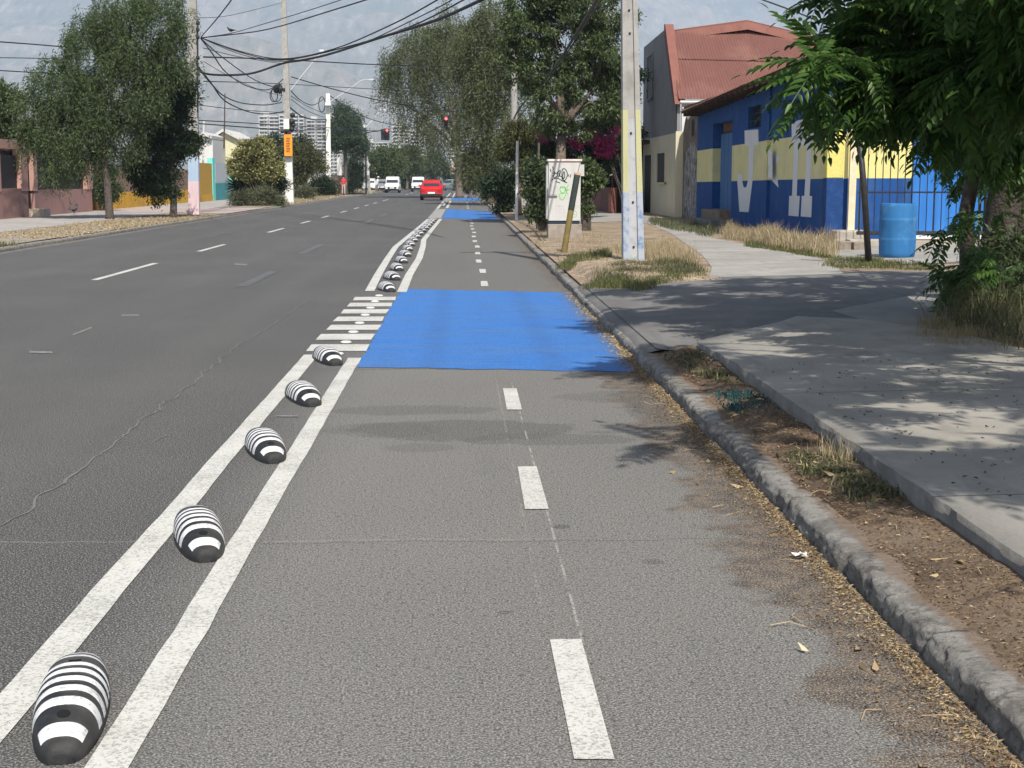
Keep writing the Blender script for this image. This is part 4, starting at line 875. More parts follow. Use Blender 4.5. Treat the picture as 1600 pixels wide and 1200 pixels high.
scrawl('graffiti', [[(275, 400), (245, 385), (222, 400), (228, 440), (258, 450), (272, 425), (270, 395), (280, 450), (262, 505), (235, 520), (215, 490), (222, 460), (262, 455)], [(310, 375), (292, 390), (290, 450), (300, 462)], [(275, 425), (315, 420)], [(225, 400), (262, 400)]], GRN, .018)
scrawl('graffiti', [[(355, 495), (375, 500), (372, 520), (352, 522)], [(352, 565), (372, 572), (362, 600), (345, 612)], [(330, 650), (338, 685), (365, 692), (388, 670), (382, 640), (358, 628), (355, 655), (372, 665)]], PGR, .014)
scrawl('graffiti', [[(225, 165), (228, 205)], [(240, 160), (262, 165)], [(180, 600), (185, 680)], [(215, 560), (220, 620), (240, 600)], [(255, 600), (262, 660)], [(125, 560), (128, 600)], [(180, 580), (270, 582)]], FNT, .012)
# leaning yellow and black pipe
p = GR(880, 396); tp = at(902, 273, p.y+.05); lp = thing('leaning_pipe', 'leaning thick pipe, yellow-brown below and dark green above, in front of the cabinet', 'pipe', p)
PY = mat('ochre_pipe', (.20, .15, .045), (.14, .11, .04), 9); PG = mat('dark_green_pipe', (.02, .035, .03), (.04, .05, .045), 9); mid_ = p.lerp(tp, .55)
mb = MB(); mb.tube([p-Vector((0, 0, .08)), mid_], .058, PY, 16); mb.tube([mid_, tp], .060, PG, 16); mb.build('tube', lp, smooth=True).modifiers.new('e', 'EDGE_SPLIT').split_angle = R(50)
mb = MB(); d_ = (tp-p).normalized(); mb.tube([tp-d_*.005, tp+d_*.03], .063, mat('orange_cap', (.5, .2, .1), (.6, .45, .35), 30), 16); mb.build('cap', lp)
mb = MB(); mb.tube([tp, tp+Vector((.03, 0, .12)), at(907, 252, tp.y)], .006, ROOFD, 6); mb.build('wire', lp)
# thin posts by the hedge
def post(name, label, px, py, ptop, r, m, cat='post', dz=0, top=0):
    p = GR(px, py); q = at(ptop[0], ptop[1], p.y); mb = MB(); mb.tube([p-Vector((0, 0, .05)), q], r, m, 10); return tag(mb.build(name, loc=p), label, cat)
PALE = mat('pale_post_paint', (.50, .52, .55), (.62, .63, .64), 6)
post('metal_post', 'plain light grey square-topped post at the hedge by the bike lane', 807, 344, (808.5, 220), .052, PALE)
post('metal_post', 'thin dark pole standing between the hedge and the cabinet', 839, 358, (842, 223), .033, mat('brownish_steel', (.07, .06, .05), (.11, .095, .08), 8))
post('metal_post', 'short white marker post at the kerb far beyond the hedge', 753, 306, (753, 277), .045, PALE)
post('metal_post', 'pale post behind the white marker post near the far gate', 742, 297, (741, 280), .06, PALE)

# ------------------------------------------------------------------ poles
CONC = concrete('pole_concrete', (.30, .295, .275), (.37, .36, .34), (.22, .215, .20), 3.5, .7)
WEBP = plaster('pole_white_wash', (.42, .43, .455), (.33, .335, .35), 5, .9, .6, .6)
YP = plaster('pole_yellow', (.46, .45, .24), (.42, .42, .34), 8, .8, .5, .4); BP = plaster('pole_blue', (.36, .40, .46), (.10, .19, .36), 7, .95, .5, .3)
p = GR(990, 416); yq = p.y; pl = thing('concrete_pole', 'tall grooved concrete power pole painted white, yellow and blue, rising from the grass clump', 'power pole', (p.x, yq, p.z))
def polex(py): k = (416-py)/416; return at(990-6.5*k, py, yq).x
def hw(z): return .170-.0125*z                       # half width against height
def hp(mb, z0, z1, m, which):
    for zz0, zz1 in ((z0, z1),):
        cx = lambda z: p.x+(polex(0)-p.x)*(z-p.z)/(at(983, 0, yq).z-p.z)
        for kind in which:
            def sec(z):
                h = hw(z-p.z)
                if kind == 'L': return cx(z)-h, cx(z)-h*.42, yq-.07, yq+.20
                if kind == 'R': return cx(z)+h*.42, cx(z)+h, yq-.07, yq+.20
                return cx(z)-h*.42, cx(z)+h*.42, yq-.035, yq+.16
            A, B = sec(zz0), sec(zz1)
            V = [(A[0], A[2], zz0), (A[1], A[2], zz0), (A[1], A[3], zz0), (A[0], A[3], zz0), (B[0], B[2], zz1), (B[1], B[2], zz1), (B[1], B[3], zz1), (B[0], B[3], zz1)]
            mb.add(V, [(3, 2, 1, 0), (4, 5, 6, 7), (0, 1, 5, 4), (1, 2, 6, 5), (2, 3, 7, 6), (3, 0, 4, 7)], m)
zf = lambda py: at(988, py, yq).z
mb = MB(); hp(mb, zf(172), 9.6, CONC, 'LR'); hp(mb, zf(186), 9.6, CONC, 'W'); hp(mb, zf(300), zf(172), YP, 'LR'); hp(mb, p.z-.1, zf(300), BP, 'LR'); hp(mb, p.z-.1, zf(186), WEBP, 'W'); mb.build('shaft', pl)
for py, px in ((16, 983), (208, 986), (316, 989), (386, 990), (52, 984)):
    c_ = at(px, py, yq-.04); mb = MB(); mb.lathe([(.018, 0), (.018, .008), (.001, .008)], DARK, c_, 10, M=Matrix.Rotation(R(90), 4, 'X')); mb.build('bolt_hole', pl)
mb = MB(); mb.box(p.x-1.1, yq+.2, 9.0, p.x+1.1, yq+.32, 9.12, ROOFD); mb.build('crossarm', pl)

# ================================================================== TREES, RIGHT SIDE
def compound_crown(parent, blobs, K, per, size, m, shell=.2, down=-.12):
    # one pinnate leaf, local x forward, z up
    T = []; Fq = []; np_ = 7
    for j in range(2*np_+1):
        if j == 2*np_: s_ = 1.0; side = 0; dirv = np.array([1, 0, -.5])
        else: k = j//2; s_ = .16+.8*k/np_; side = 1 if j % 2 else -1; dirv = np.array([.62, side*.85, -.42])
        dirv = dirv/np.linalg.norm(dirv); o = np.array([s_, 0, -.38*s_**2]); l = (.27 if 1 < j < 2*np_-2 else .2); wd = l*.36
        up = np.array([0, 0, 1.]); sdv = np.cross(dirv, up); sdv /= np.linalg.norm(sdv); upn = np.cross(sdv, dirv)
        for (a, w_, lift) in ((0, 0, 0), (.28, 1, .05), (.28, 0, -.02), (.28, -1, .05), (.66, .72, 0), (.66, 0, -.06), (.66, -.72, 0), (1, 0, -.16)):
            T.append(o+dirv*l*a+sdv*wd*.5*w_+upn*lift*l)
        b = len(T)-8; Fq += [(b, b+1, b+2, b+2), (b, b+2, b+3, b+3), (b+1, b+4, b+5, b+2), (b+2, b+5, b+6, b+3), (b+4, b+7, b+5, b+5), (b+5, b+7, b+6, b+6)]
    for i in range(5):                                 # rachis
        a = i/5; c = (i+1)/5; b = len(T)
        T += [np.array([a, .008, -.38*a*a]), np.array([a, -.008, -.38*a*a]), np.array([c, -.006, -.38*c*c]), np.array([c, .006, -.38*c*c])]; Fq.append((b, b+1, b+2, b+3))
    T = np.array(T); quads = [f for f in Fq if f[2] != f[3]]; tris = [f[:3] for f in Fq if f[2] == f[3]]
    P, out, CC, C = clump_points(blobs, K, K, .05, shell)
    N = K*per; org = np.repeat(P, per, 0)+rng.normal(size=(N, 3))*.05
    d = nrm(np.repeat(out, per, 0)*.5+rng.normal(size=(N, 3))*np.array([.8, .8, .35])+np.array([-.18, 0, down]))
    s0 = nrm(np.cross(d, np.array([0, 0, 1.]))+rng.normal(size=(N, 3))*.18); s0 = nrm(s0-d*np.sum(s0*d, 1, keepdims=True)); u0 = np.cross(s0, d); s0 = -s0
    sz = size*rng.uniform(.65, 1.15, N)
    Mx = np.stack([d, s0, u0], 2)*sz[:, None, None]
    V = np.einsum('nij,kj->nki', Mx, T)+org[:, None, :]; kk = len(T)
    tri = [t for t in tris]+[(q[0], q[1], q[2]) for q in quads]+[(q[0], q[2], q[3]) for q in quads]
    F = (np.arange(N)[:, None, None]*kk+np.array(tri)[None]).reshape(-1, 3)
    npmesh('crown', V.reshape(-1, 3), F, m, parent); return P
nb = GR(1542, 472)
nt_ = thing('ash_tree', 'dark leafy tree with long pinnate leaves overhanging the pavement at the right edge', 'tree', (nb.x, nb.y, zr(nb.x)))
B1 = pxblobs([(1340, 105, 50), (1420, 60, 80, 1), (1500, 110, 90), (1580, 60, 100, -1), (1400, 115, 40), (1315, 20, 26, 1), (1280, 120, 24, -.5), (1560, 140, 70, 1), (1370, -60, 50), (1500, -100, 120, 1),
    (1600, -100, 150, -2), (1700, 50, 150, -1.5), (1640, -260, 170, -1), (1530, 170, 46, 2), (1590, 200, 56, 1.5), (1460, 130, 45, 1), (1540, 60, 60, 3)], 12.3, 1.1)
B1 += pxblobs([(1290, 85, 30), (1262, 140, 16, -.5), (1310, 145, 22), (1345, 60, 44), (1375, 145, 24), (1440, 150, 24)], 12.3, 1)
B1 += pxblobs([(1255, 155, 14, -.3), (1236, 140, 8, -.4), (1290, 165, 18)], 12.3, 1)
B1 += [((2.9, 11.9, 4.4), (.8, .9, .35)), ((4.0, 13.2, 4.7), (1.0, 1.2, .4)), ((5.2, 15.2, 4.9), (1.2, 1.4, .5)), ((6.4, 16.5, 4.6), (1.0, 1.4, .5)), ((3.3, 14.6, 5.0), (.8, .8, .3))]
tips = compound_crown(nt_, B1, 580, 8, .48, GS['shade'])
B1b = pxblobs([(1500, 345, 26, 1), (1560, 370, 40, .5), (1520, 430, 40, .6), (1590, 330, 40, 0), (1600, 430, 40, 0), (1545, 300, 40, 1.5), (1535, 250, 40, 2.5), (1500, 250, 26, 3)], 14, 1)
low = compound_crown(nt_, B1b, 30, 6, .40, GS['shade'])
mb = MB(); f0 = Vector((nb.x+.05, nb.y, 0)); fk = Vector((nb.x-.1, nb.y-1.0, 3.0))
mb.tube([f0-Vector((0, 0, .1)), f0+Vector((0, 0, .4)), f0+Vector((.03, -.2, 1.5)), fk], [.24, .19, .17, .14], DBARK, 14)
mb.tube([f0+Vector((.25, .1, 0)), f0+Vector((.3, 0, 1.5)), f0+Vector((.5, -.4, 3.4))], [.12, .10, .08], DBARK, 10)
mb.tube([f0+Vector((-.2, .15, 0)), f0+Vector((-.28, .1, 1.2)), f0+Vector((-.2, -.3, 2.8))], [.09, .08, .06], DBARK, 10)
for i, q in enumerate(tips[:90]):
    q = Vector(q); m0 = fk.lerp(q, .4)+Vector((0, 0, .25)); mb.tube([fk+Vector((0, .3, -.3)), m0, q], [.05, .028, .008], DBARK, 5)
mb.build('trunk', nt_, smooth=True)
of = thing('ash_tree', 'leafy street tree on the near right whose crown shades the raised pavement', 'tree', (7.4, 5.5, zr(7)))
B2 = [((4.0, .9, 4.3), (1.1, 1.0, .5)), ((3.5, 3.1, 4.6), (.7, .6, .4)), ((3.5, 6.2, 4.5), (1.1, 1.3, .5)), ((5.0, 3.2, 4.9), (1.2, 2.4, .6)), ((2.5, 5.4, 4.3), (.5, .7, .35)), ((4.7, 7.6, 4.8), (1.2, 1.5, .6)), ((6.8, 5.0, 5.2), (1.2, 1.6, .7)), ((2.6, 8.2, 4.6), (.6, .9, .35))]
tips2 = compound_crown(of, B2, 300, 7, .55, GS['shade'], .1)
mb = MB(); limbs(mb, (7.4, 5.5, .2), (7.2, 5.4, 2.8), [b[0] for b in B2], .18, DBARK); mb.build('trunk', of, smooth=True)
# iron fence beside the tree
fe = thing('iron_fence', 'dark upright iron bars of a fence half hidden in the bush behind the tree trunk', 'fence', (6.35, 14, zr(6.3)))
mb = MB()
for z in (.5, 2.15): mb.tube([(6.35, 7, z), (6.35, 18.2, z)], .02, STEEL, 6)
mb.build('rail', fe); y = 7.1
while y < 18.2: mb = MB(); mb.tube([(6.35, y, .2), (6.35, y, 2.3)], .014, STEEL, 6); mb.build('bar', fe); y += .16
fe2 = pxblobs([(1560, 450, 45), (1600, 470, 50, -1), (1530, 480, 30, 1), (1590, 400, 45, .5)], 15, 1)
bsh = thing('leafy_bush', 'tangled green bush at the foot of the dark tree trunk by the fence', 'bush', (nb.x, nb.y-1, zr(nb.x)))
P, out, CC, C = clump_points(fe2, 5200, 130, .10, .3); V, F = leaf_quads(P, nrm(out+rng.normal(size=P.shape)+np.array([0, 0, -.5])), .13, .028, .5); npmesh('foliage', V, F, GS['spruce'], bsh)
mb = MB()
for i in range(12): a = Vector((nb.x+random.uniform(-.3, .5), nb.y-1+random.uniform(-1, 1), .2)); mb.tube([a, Vector(CC[i*3])], [.012, .004], DBARK, 5)
mb.build('stem', bsh)

def T(name, label, base, forkz, pb, Y, n, K, spread, lm, dep=.9, group=None, zb=None, fx=0, **kw):
    b = at(base[0], base[1], Y) if zb is None else Vector((at(base[0], 300, Y).x, Y, zb))
    return tree(name, label, b, (b.x+fx, b.y, forkz), pxblobs(pb, Y, dep), n, K, spread, lm, group=group, **kw)
T('street_tree', 'tall leafy green tree with a forked trunk behind the cabinet and bougainvillea', (878, 0), 3.2, [(830, 40, 60), (885, 60, 70), (935, 80, 55), (905, 140, 55, 1), (860, 150, 50, -1), (945, 160, 42), (962, 110, 26), (822, 120, 38), (840, -10, 50), (920, -10, 60), (880, -60, 70), (955, 30, 38), (800, 70, 30), (870, 195, 32), (905, 200, 30), (985, 30, 18)], 50, 52000, 520, .12, GS['mid'], zb=.15, ln=.17, wd=.05, r0=.22, droop=.5, shell=.3)
T('street_tree', 'grey-green willowy tree left of the big leafy tree above the bike lane', (770, 0), 3.6, [(757, 70, 45), (760, 120, 46), (752, 180, 38), (765, 235, 30), (775, 35, 38), (790, 150, 36), (785, 90, 40), (745, 240, 20), (790, 210, 30), (748, 270, 16), (735, 60, 26)], 88, 46000, 360, .2, GS['willow'], zb=.15, fx=-.3, ln=.20, wd=.06, r0=.25, strands=True, strl=2.0)
T('pepper_tree', 'big drooping pepper tree with a ragged crown beyond the bike lane', (718, 0), 4.0, [(655, 85, 48), (690, 65, 36), (640, 130, 38), (700, 125, 40), (684, 185, 30), (662, 55, 30), (612, 120, 18), (648, 180, 24), (712, 60, 30), (628, 90, 26), (690, 215, 20), (720, 160, 20), (700, 20, 16), (602, 95, 10), (660, 215, 14)], 122, 46000, 330, .26, GS['willow'], zb=.1, ln=.24, wd=.07, r0=.3, strands=True, strl=3.0)
T('street_tree', 'bronze-leaved tree against the pale square-topped post', (812, 0), 2.2, [(812, 215, 26), (795, 235, 18), (835, 225, 22), (825, 250, 20), (850, 240, 14)], 58, 16000, 150, .14, GS['brown'], zb=.15, ln=.13, wd=.05, r0=.09)
def bush(name, label, pb, Y, n, K, spread, lm, zb=.12, ln=.12, wd=.05, dep=.8, cat='bush', droop=0, bm=None, group=None, shell=.3):
    bl = pxblobs(pb, Y, dep); c0 = min(bl, key=lambda b: b[0][2])[0]
    root = thing(name, label, cat, (c0[0], c0[1], zb), group)
    P, out, CC, C = clump_points(bl, n, K, spread, shell); P[:, 2] = np.maximum(P[:, 2], zb+.01)
    V, F = leaf_quads(P, nrm(out*.6+rng.normal(size=P.shape)*.7+np.array([0, 0, -droop])), rng.uniform(.6, 1.2, n)*ln, rng.uniform(.7, 1.2, n)*wd, .3); npmesh('foliage', V, F, lm, root)
    mb = MB()
    for i in range(14): e = Vector(CC[i % len(CC)]); mb.tube([Vector((c0[0]+random.uniform(-.15, .15), c0[1], zb-.03)), Vector((c0[0], c0[1], zb)).lerp(e, .5)+Vector((0, 0, .1)), e], [.03, .02, .006], bm or DBARK, 5)
    mb.build('stem', root); return root
bush('hedge_bush', 'dense dark green hedge bush directly left of the utility cabinet', [(838, 300, 15), (848, 322, 12), (842, 275, 14), (834, 332, 8), (836, 262, 10), (850, 338, 8), (850, 300, 10)], 39.5, 9000, 130, .10, GS['spruce'])
bush('hedge_bush', 'green bush spilling out on the right of the utility cabinet', [(920, 275, 15), (918, 300, 11), (914, 328, 8), (932, 282, 9), (912, 262, 10)], 40, 5000, 80, .09, GS['mid'])
bush('hedge_bush', 'shaded bush around the pale posts at the far end of the hedge', [(785, 290, 16), (795, 310, 14), (775, 300, 10), (800, 275, 16), (770, 285, 8), (785, 325, 6)], 64, 9000, 110, .15, GS['dark'], ln=.16, wd=.07)
bush('hedge_bush', 'small rounded shrub by the kerb past the third blue panel', [(722, 283, 9), (735, 280, 8), (742, 288, 7), (730, 291, 6)], 150, 3000, 50, .3, GS['olive'], ln=.3, wd=.14)
bush('hedge_bush', 'tangled low bush between the first hedge and the far bend of the kerb', [(765, 297, 10), (757, 290, 8), (772, 312, 6)], 96, 4000, 60, .2, GS['mid'], ln=.2, wd=.09)
bv = bush('bougainvillea', 'bougainvillea with magenta bracts above the cabinet against the dark porch', [(855, 235, 22), (890, 240, 22), (930, 225, 26), (955, 235, 18), (945, 260, 14), (968, 218, 12), (905, 262, 16)], 52, 15000, 190, .13, GS['dark'], cat='climbing plant', ln=.1)
P, out, CC, C = clump_points(pxblobs([(848, 210, 9), (865, 208, 8), (895, 218, 8), (905, 225, 8), (930, 212, 10), (940, 228, 13), (953, 228, 12), (945, 240, 8), (958, 205, 8), (925, 205, 8)], 51.2, .6), 2600, 60, .09, .3)
V, F = leaf_quads(P, nrm(out+rng.normal(size=P.shape)), .07, .055, .3); npmesh('bracts', V, F, GS['pink'], bv)
bush('garden_tree', 'dark evergreen mass over the porch between the bougainvillea and the grey house', [(955, 185, 26), (975, 160, 20), (930, 190, 20), (985, 205, 14), (960, 130, 22), (990, 120, 14)], 57, 12000, 120, .16, GS['dark'], cat='tree', ln=.16, wd=.06)

# ================================================================== LEFT SIDE
T('street_tree', 'large feathery drooping tree at left with a curved bare trunk in the dry verge', (170, 0), 3.3, [(38, 150, 16), (85, 125, 38), (60, 195, 26), (110, 145, 50), (150, 95, 50), (210, 50, 62), (270, 85, 42), (200, 125, 55), (115, 205, 60), (165, 215, 50), (60, 160, 24), (95, 245, 36), (190, 15, 44), (250, 25, 44), (288, 112, 16), (50, 205, 14), (48, 235, 11), (135, 180, 50), (130, 40, 26), (230, 150, 40)], 54, 95000, 620, .16, GS['acacia'], zb=.12, ln=.15, wd=.032, r0=.14, bm=DBARK, strands=True, strl=.85, fx=-.25, dep=.8, shell=.55)
T('street_tree', 'darker tree with a straight dark trunk close against the left concrete pole', (270, 0), 2.0, [(250, 190, 44), (240, 255, 40), (270, 150, 34), (283, 225, 26), (228, 285, 18), (262, 120, 26), (262, 290, 18), (248, 310, 10)], 56, 42000, 320, .15, GS['dark'], zb=.12, ln=.14, wd=.05, r0=.13, bm=DBARK)
bush('garden_bush', 'green bush against the brown sheet fence between the two left trunks', [(160, 285, 16), (158, 310, 14), (175, 300, 12), (168, 270, 12)], 68, 6000, 80, .12, GS['spruce'])
bush('garden_tree', 'light green garden tree behind the pink house at the left edge', [(8, 160, 30), (5, 195, 32), (35, 205, 20), (20, 225, 24), (-30, 180, 40)], 72, 12000, 130, .2, GS['mid'], cat='tree', ln=.2, wd=.1)
PINK = plaster('pink_plaster', (.36, .21, .19), (.30, .185, .17), 1.5); PINKL = plaster('pale_pink_plaster', (.48, .29, .245), (.40, .25, .215), 1.5)
XL = -16.4
def lbox(mb, x0, x1, y0, y1, m, X=XL, t=.25, out=0):  # facade piece from photo corners on the plane X
    a, b = onX(x0, 280, X), onX(x1, 280, X); z0 = onX((x0+x1)/2, y1, X).z; z1 = onX((x0+x1)/2, y0, X).z
    mb.box(X-t, min(a.y, b.y), min(z0, z1), X+out, max(a.y, b.y), max(z0, z1), m)
ph = thing('pink_house', 'low pink walled front with black mesh openings at the left edge', 'house', (XL, 60, .12))
mb = MB(); ya, yb = onX(-60, 280, XL).y, onX(143, 280, XL).y; d1, d2 = onX(43, 280, XL).y, onX(53, 280, XL).y
zw = onX(100, 296, XL).z; mb.box(XL-.25, ya, .05, XL, d1, zw+.08, PINK); mb.box(XL-.25, d2, .05, XL, yb, zw, PINK)
for x0, x1 in ((-10, 1), (33, 43), (52, 58), (135, 144)):
    a, b = onX(x0, 280, XL), onX(x1, 280, XL); mb.box(XL-.27, a.y, zw-.02, XL+.02, b.y, 2.62, PINKL)
mb.box(XL-.3, ya, 2.62, XL+.05, onX(41, 280, XL).y, 2.95, PINKL)
mb.build('wall', ph)
LACE = mat('grey_lace', (.16, .14, .14), (.3, .27, .26), 40)
mb = MB(); mb.box(XL-.2, onX(44, 280, XL).y, 2.35, XL-.1, yb, 2.68, LACE); mb.box(XL-2.5, onX(60, 280, XL).y, 2.70, XL+.1, yb, 2.76, ROOFD); mb.build('awning', ph)
for x0, x1 in ((1, 33), (58, 135)):
    a, b = onX(x0, 280, XL), onX(x1, 280, XL); mb = MB(); mb.box(XL-.2, a.y, zw, XL-.16, b.y, 2.4, DARK); mb.build('mesh_opening', ph)
mb = MB(); mb.box(XL-.2, d1, .1, XL-.15, d2, 2.4, DARK); mb.build('door', ph)
mb = MB(); mb.box(XL-5, ya, .1, XL-1.2, yb, 2.6, PINK); mb.box(XL-6, ya, 2.6, XL-1, yb, 2.7, ROOFD); mb.build('rear_rooms', ph)
mb = MB(); a = GR(0, 0); mb.box(XL, onX(44, 280, XL).y-.1, .1, XL+.6, onX(52, 280, XL).y, .42, mat('cream_step', (.6, .52, .42), (.5, .43, .35), 6)); tag(mb.build('door_step', loc=(XL+.5, 57, .12), bevel=.02), 'cream block step at the dark doorway of the pink house', 'step')
bf = thing('sheet_fence', 'brown ribbed sheet fence on a yellow base behind the two left trunks', 'fence', (XL, 75, .12))
BRN = plaster('brown_sheet', (.17, .115, .095), (.22, .15, .12), 2); YBASE = plaster('yellow_base', (.62, .36, .035), (.50, .25, .06), 1.2, .9)
A, B = onX(146, 280, XL-.3).y, onX(296, 280, XL-.3).y
mb = MB(); mb.box(XL-.5, A, .05, XL-.25, B, .9, YBASE); mb.build('base', bf)
corr('sheet', (XL-.3, A, .9), (XL-.3, B, .9), (XL-.3, B, 2.1), (XL-.3, A, 2.1), BRN, .3, .03, bf)
mb = MB(); y = A
while y < A+9: mb.tube([(XL-.35, y, 2.1), (XL-.35, y, 2.65)], .02, STEEL, 5); y += .3
mb.box(XL-.37, A, 2.42, XL-.33, A+9, 2.46, mat('white_rail', (.6, .6, .6))); mb.build('top_rail', bf)
rc = MB(); rc.box(XL-4, A+1, 2.0, XL-3, A+4, 3.0, mat('red_cloth', (.4, .04, .04))); tag(rc.build('red_awning', loc=(XL-3, A+2, 2)), 'small red awning glimpsed over the brown sheet fence', 'awning')
oc = MB(); a, b = onX(309, 280, XL).y, onX(331.5, 280, XL).y
OCH = plaster('ochre_brick', (.50, .30, .05), (.36, .20, .04), 6, .8, 1); oc.box(XL-.3, a, .05, XL, b, 2.55, OCH); oc.box(XL-.32, a, .05, XL+.03, b, .55, YBASE); tag(oc.build('ochre_wall', loc=(XL, a, .1)), 'short ochre brick wall between the pink-footed pole and the teal gate', 'wall')
tg_ = thing('teal_gate', 'teal gate with white upper grille and a bright turquoise post', 'gate', (XL, 100, .12))
TEALM = plaster('teal_paint', (.06, .27, .31), (.10, .33, .36), 2); TURQ = plaster('turquoise_paint', (.16, .62, .55), (.3, .62, .58), 2)
mb = MB(); lbox(mb, 336, 366, 286, 316, TEALM, XL-.05, .1); mb.build('panel', tg_)
mb = MB(); lbox(mb, 331.5, 335.5, 247, 317, TURQ, XL, .3, .05); mb.build('post', tg_)
mb = MB(); lbox(mb, 362, 366, 258, 287, TURQ, XL, .2); mb.build('post', tg_)
mb = MB(); lbox(mb, 337, 362, 255, 286, mat('white_grille', (.55, .57, .6), (.35, .38, .42), 8, stretch=(1, 6, .3)), XL-.2, .05); mb.build('grille', tg_)
mb = MB(); lbox(mb, 366, 384, 262, 312, mat('pale_blue_board', (.38, .46, .52)), XL-.2, .05); mb.build('side_board', tg_)
# houses behind the left fences
def gable(name, label, Y, pts, m, roof, depth=8, cat='house', wins=()):
    r = thing(name, label, cat, (at(pts[0][0], 300, Y).x, Y, 0)); P = [at(x, y, Y) for x, y in pts]; n = len(P)
    low = [Vector((P[-1].x, Y, 0)), Vector((P[0].x, Y, 0))]; mb = MB(); mb.prism(low+P, (0, depth, 0), m); mb.build('wall', r)
    mb = MB(); e = Vector((0, -.4, 0))
    for i in range(n-1): mb.prism([P[i]+e+Vector((0, 0, .05)), P[i+1]+e+Vector((0, 0, .05)), P[i+1]+e+Vector((0, 0, .28)), P[i]+e+Vector((0, 0, .28))], (0, depth+.8, 0), roof)
    mb.build('roof', r)
    for (x0, y0, x1, y1) in wins: a, b = at(x0, y1, Y-.03), at(x1, y0, Y-.03); mb = MB(); mb.box(a.x, Y-.04, a.z, b.x, Y-.01, b.z, GLASS); mb.build('window', r)
    return r
PALEY = mat('pale_yellow_wall', (.62, .60, .40), (.55, .53, .36), 2); LROOF = mat('light_roof', (.55, .54, .52), (.42, .42, .41), 3); BROOF = mat('grey_roof', (.25, .25, .26), (.35, .34, .33), 2)
gable('gabled_house', 'pale yellow gable end with white roof edges above the golden bush', 118, [(331, 219), (349, 207), (379, 222)], PALEY, LROOF)
gable('gabled_house', 'white sheet roofed shed behind the left concrete pole', 112, [(308, 220), (318, 212), (332, 218)], WHP, LROOF)
gable('flat_house', 'pale flat-roofed house behind the light green garden tree at the left edge', 86, [(-20, 190), (45, 190), (46, 193)], mat('cream_house', (.6, .58, .5)), BROOF, wins=[(5, 205, 25, 225)])
gable('white_house', 'small white house with a grey roof between the two white vans', 240, [(606, 268), (624, 262), (638, 268)], WHP, LROOF, 8)
gable('gabled_house', 'bungalow with a terracotta roof and dark porch beyond the end of the road', 238, [(692, 271), (736, 271), (737, 271.3)], mat('dark_porch', (.05, .045, .045)), mat('terracotta_roof', (.42, .27, .22), (.5, .34, .29), 3), 9, wins=[(700, 276, 712, 286)])
def roofquad(name, label, pts, Y0, Y1, m):
    P = [at(pts[0][0], pts[0][1], Y0), at(pts[1][0], pts[1][1], Y0), at(pts[2][0], pts[2][1], Y1), at(pts[3][0], pts[3][1], Y1)]; mb = MB(); mb.prism(P, (0, 0, -.2), m); return mb
for o in list(bpy.data.objects):
    if o.get('label', '').startswith('bungalow'):
        mb = roofquad('', '', [(690, 271), (738, 271), (738, 248), (708, 250)], 237, 244, MATS['terracotta_roof']); mb.build('main_roof', o)
        mb = MB(); P = [at(x, y, 236.5) for x, y in ((697, 268), (707, 251), (716, 256), (715, 260), (707, 256), (702, 268))]; mb.prism(P, (0, .4, 0), WHP); mb.build('porch_gable', o)
# pole helper
def lpole(name, label, px, Y, ytop, r0, r1, m, zb=.12, lean=0, seg=10, bands=None, square=False):
    b = at(px, 280, Y); b.z = zb; t = at(px+lean, ytop, Y); root = thing(name, label, 'utility pole', b)
    mb = MB(); k = 10; pts = [b.lerp(t, i/k) for i in range(k+1)]; 
    cuts = sorted(set([b.z-.1, t.z]+[z for bd in (bands or []) for z in bd[:2]]))
    for z0, z1 in zip(cuts[:-1], cuts[1:]):
        mm = m
        for bd in bands or []:
            if bd[0] <= (z0+z1)/2 <= bd[1]: mm = bd[2]
        f = lambda z: b+(t-b)*((z-b.z)/(t.z-b.z)); rr = lambda z: r0+(r1-r0)*((z-b.z)/(t.z-b.z))
        p0, p1 = f(z0), f(z1)
        if square:
            q0, q1 = rr(z0), rr(z1)
            V = [(p0.x-q0, p0.y-q0*.7, z0), (p0.x+q0, p0.y-q0*.7, z0), (p0.x+q0, p0.y+q0*.7, z0), (p0.x-q0, p0.y+q0*.7, z0), (p1.x-q1, p1.y-q1*.7, z1), (p1.x+q1, p1.y-q1*.7, z1), (p1.x+q1, p1.y+q1*.7, z1), (p1.x-q1, p1.y+q1*.7, z1)]
            mb.add(V, [(3, 2, 1, 0), (4, 5, 6, 7), (0, 1, 5, 4), (1, 2, 6, 5), (2, 3, 7, 6), (3, 0, 4, 7)], mm)
            for sx in (-1, 1): mb.add([(p0.x+sx*q0*.72-q0*.28, p0.y-q0*.78, z0), (p0.x+sx*q0*.72+q0*.28, p0.y-q0*.78, z0), (p1.x+sx*q1*.72+q1*.28, p1.y-q1*.78, z1), (p1.x+sx*q1*.72-q1*.28, p1.y-q1*.78, z1)], [(0, 1, 2, 3)], mm)
        else: mb.tube([p0, p1], [rr(z0), rr(z1)], mm, seg)
    mb.build('shaft', root); return root
zat = lambda py, Y: at(400, py, Y).z
PKP = plaster('pink_pole_paint', (.66, .50, .53), (.6, .55, .56), 4); BLP = plaster('pale_blue_pole_paint', (.36, .48, .62), (.5, .52, .55), 4); WPP = plaster('white_pole_paint', (.74, .74, .70), (.62, .62, .58), 3)
L1 = lpole('concrete_pole', 'thick concrete pole painted pink below and pale blue above, beside the left trees', 302, 60.5, -60, .215, .15, CONC, bands=[(0, zat(283, 60.5), PKP), (zat(283, 60.5), zat(245, 60.5), BLP)], square=True, lean=-2)
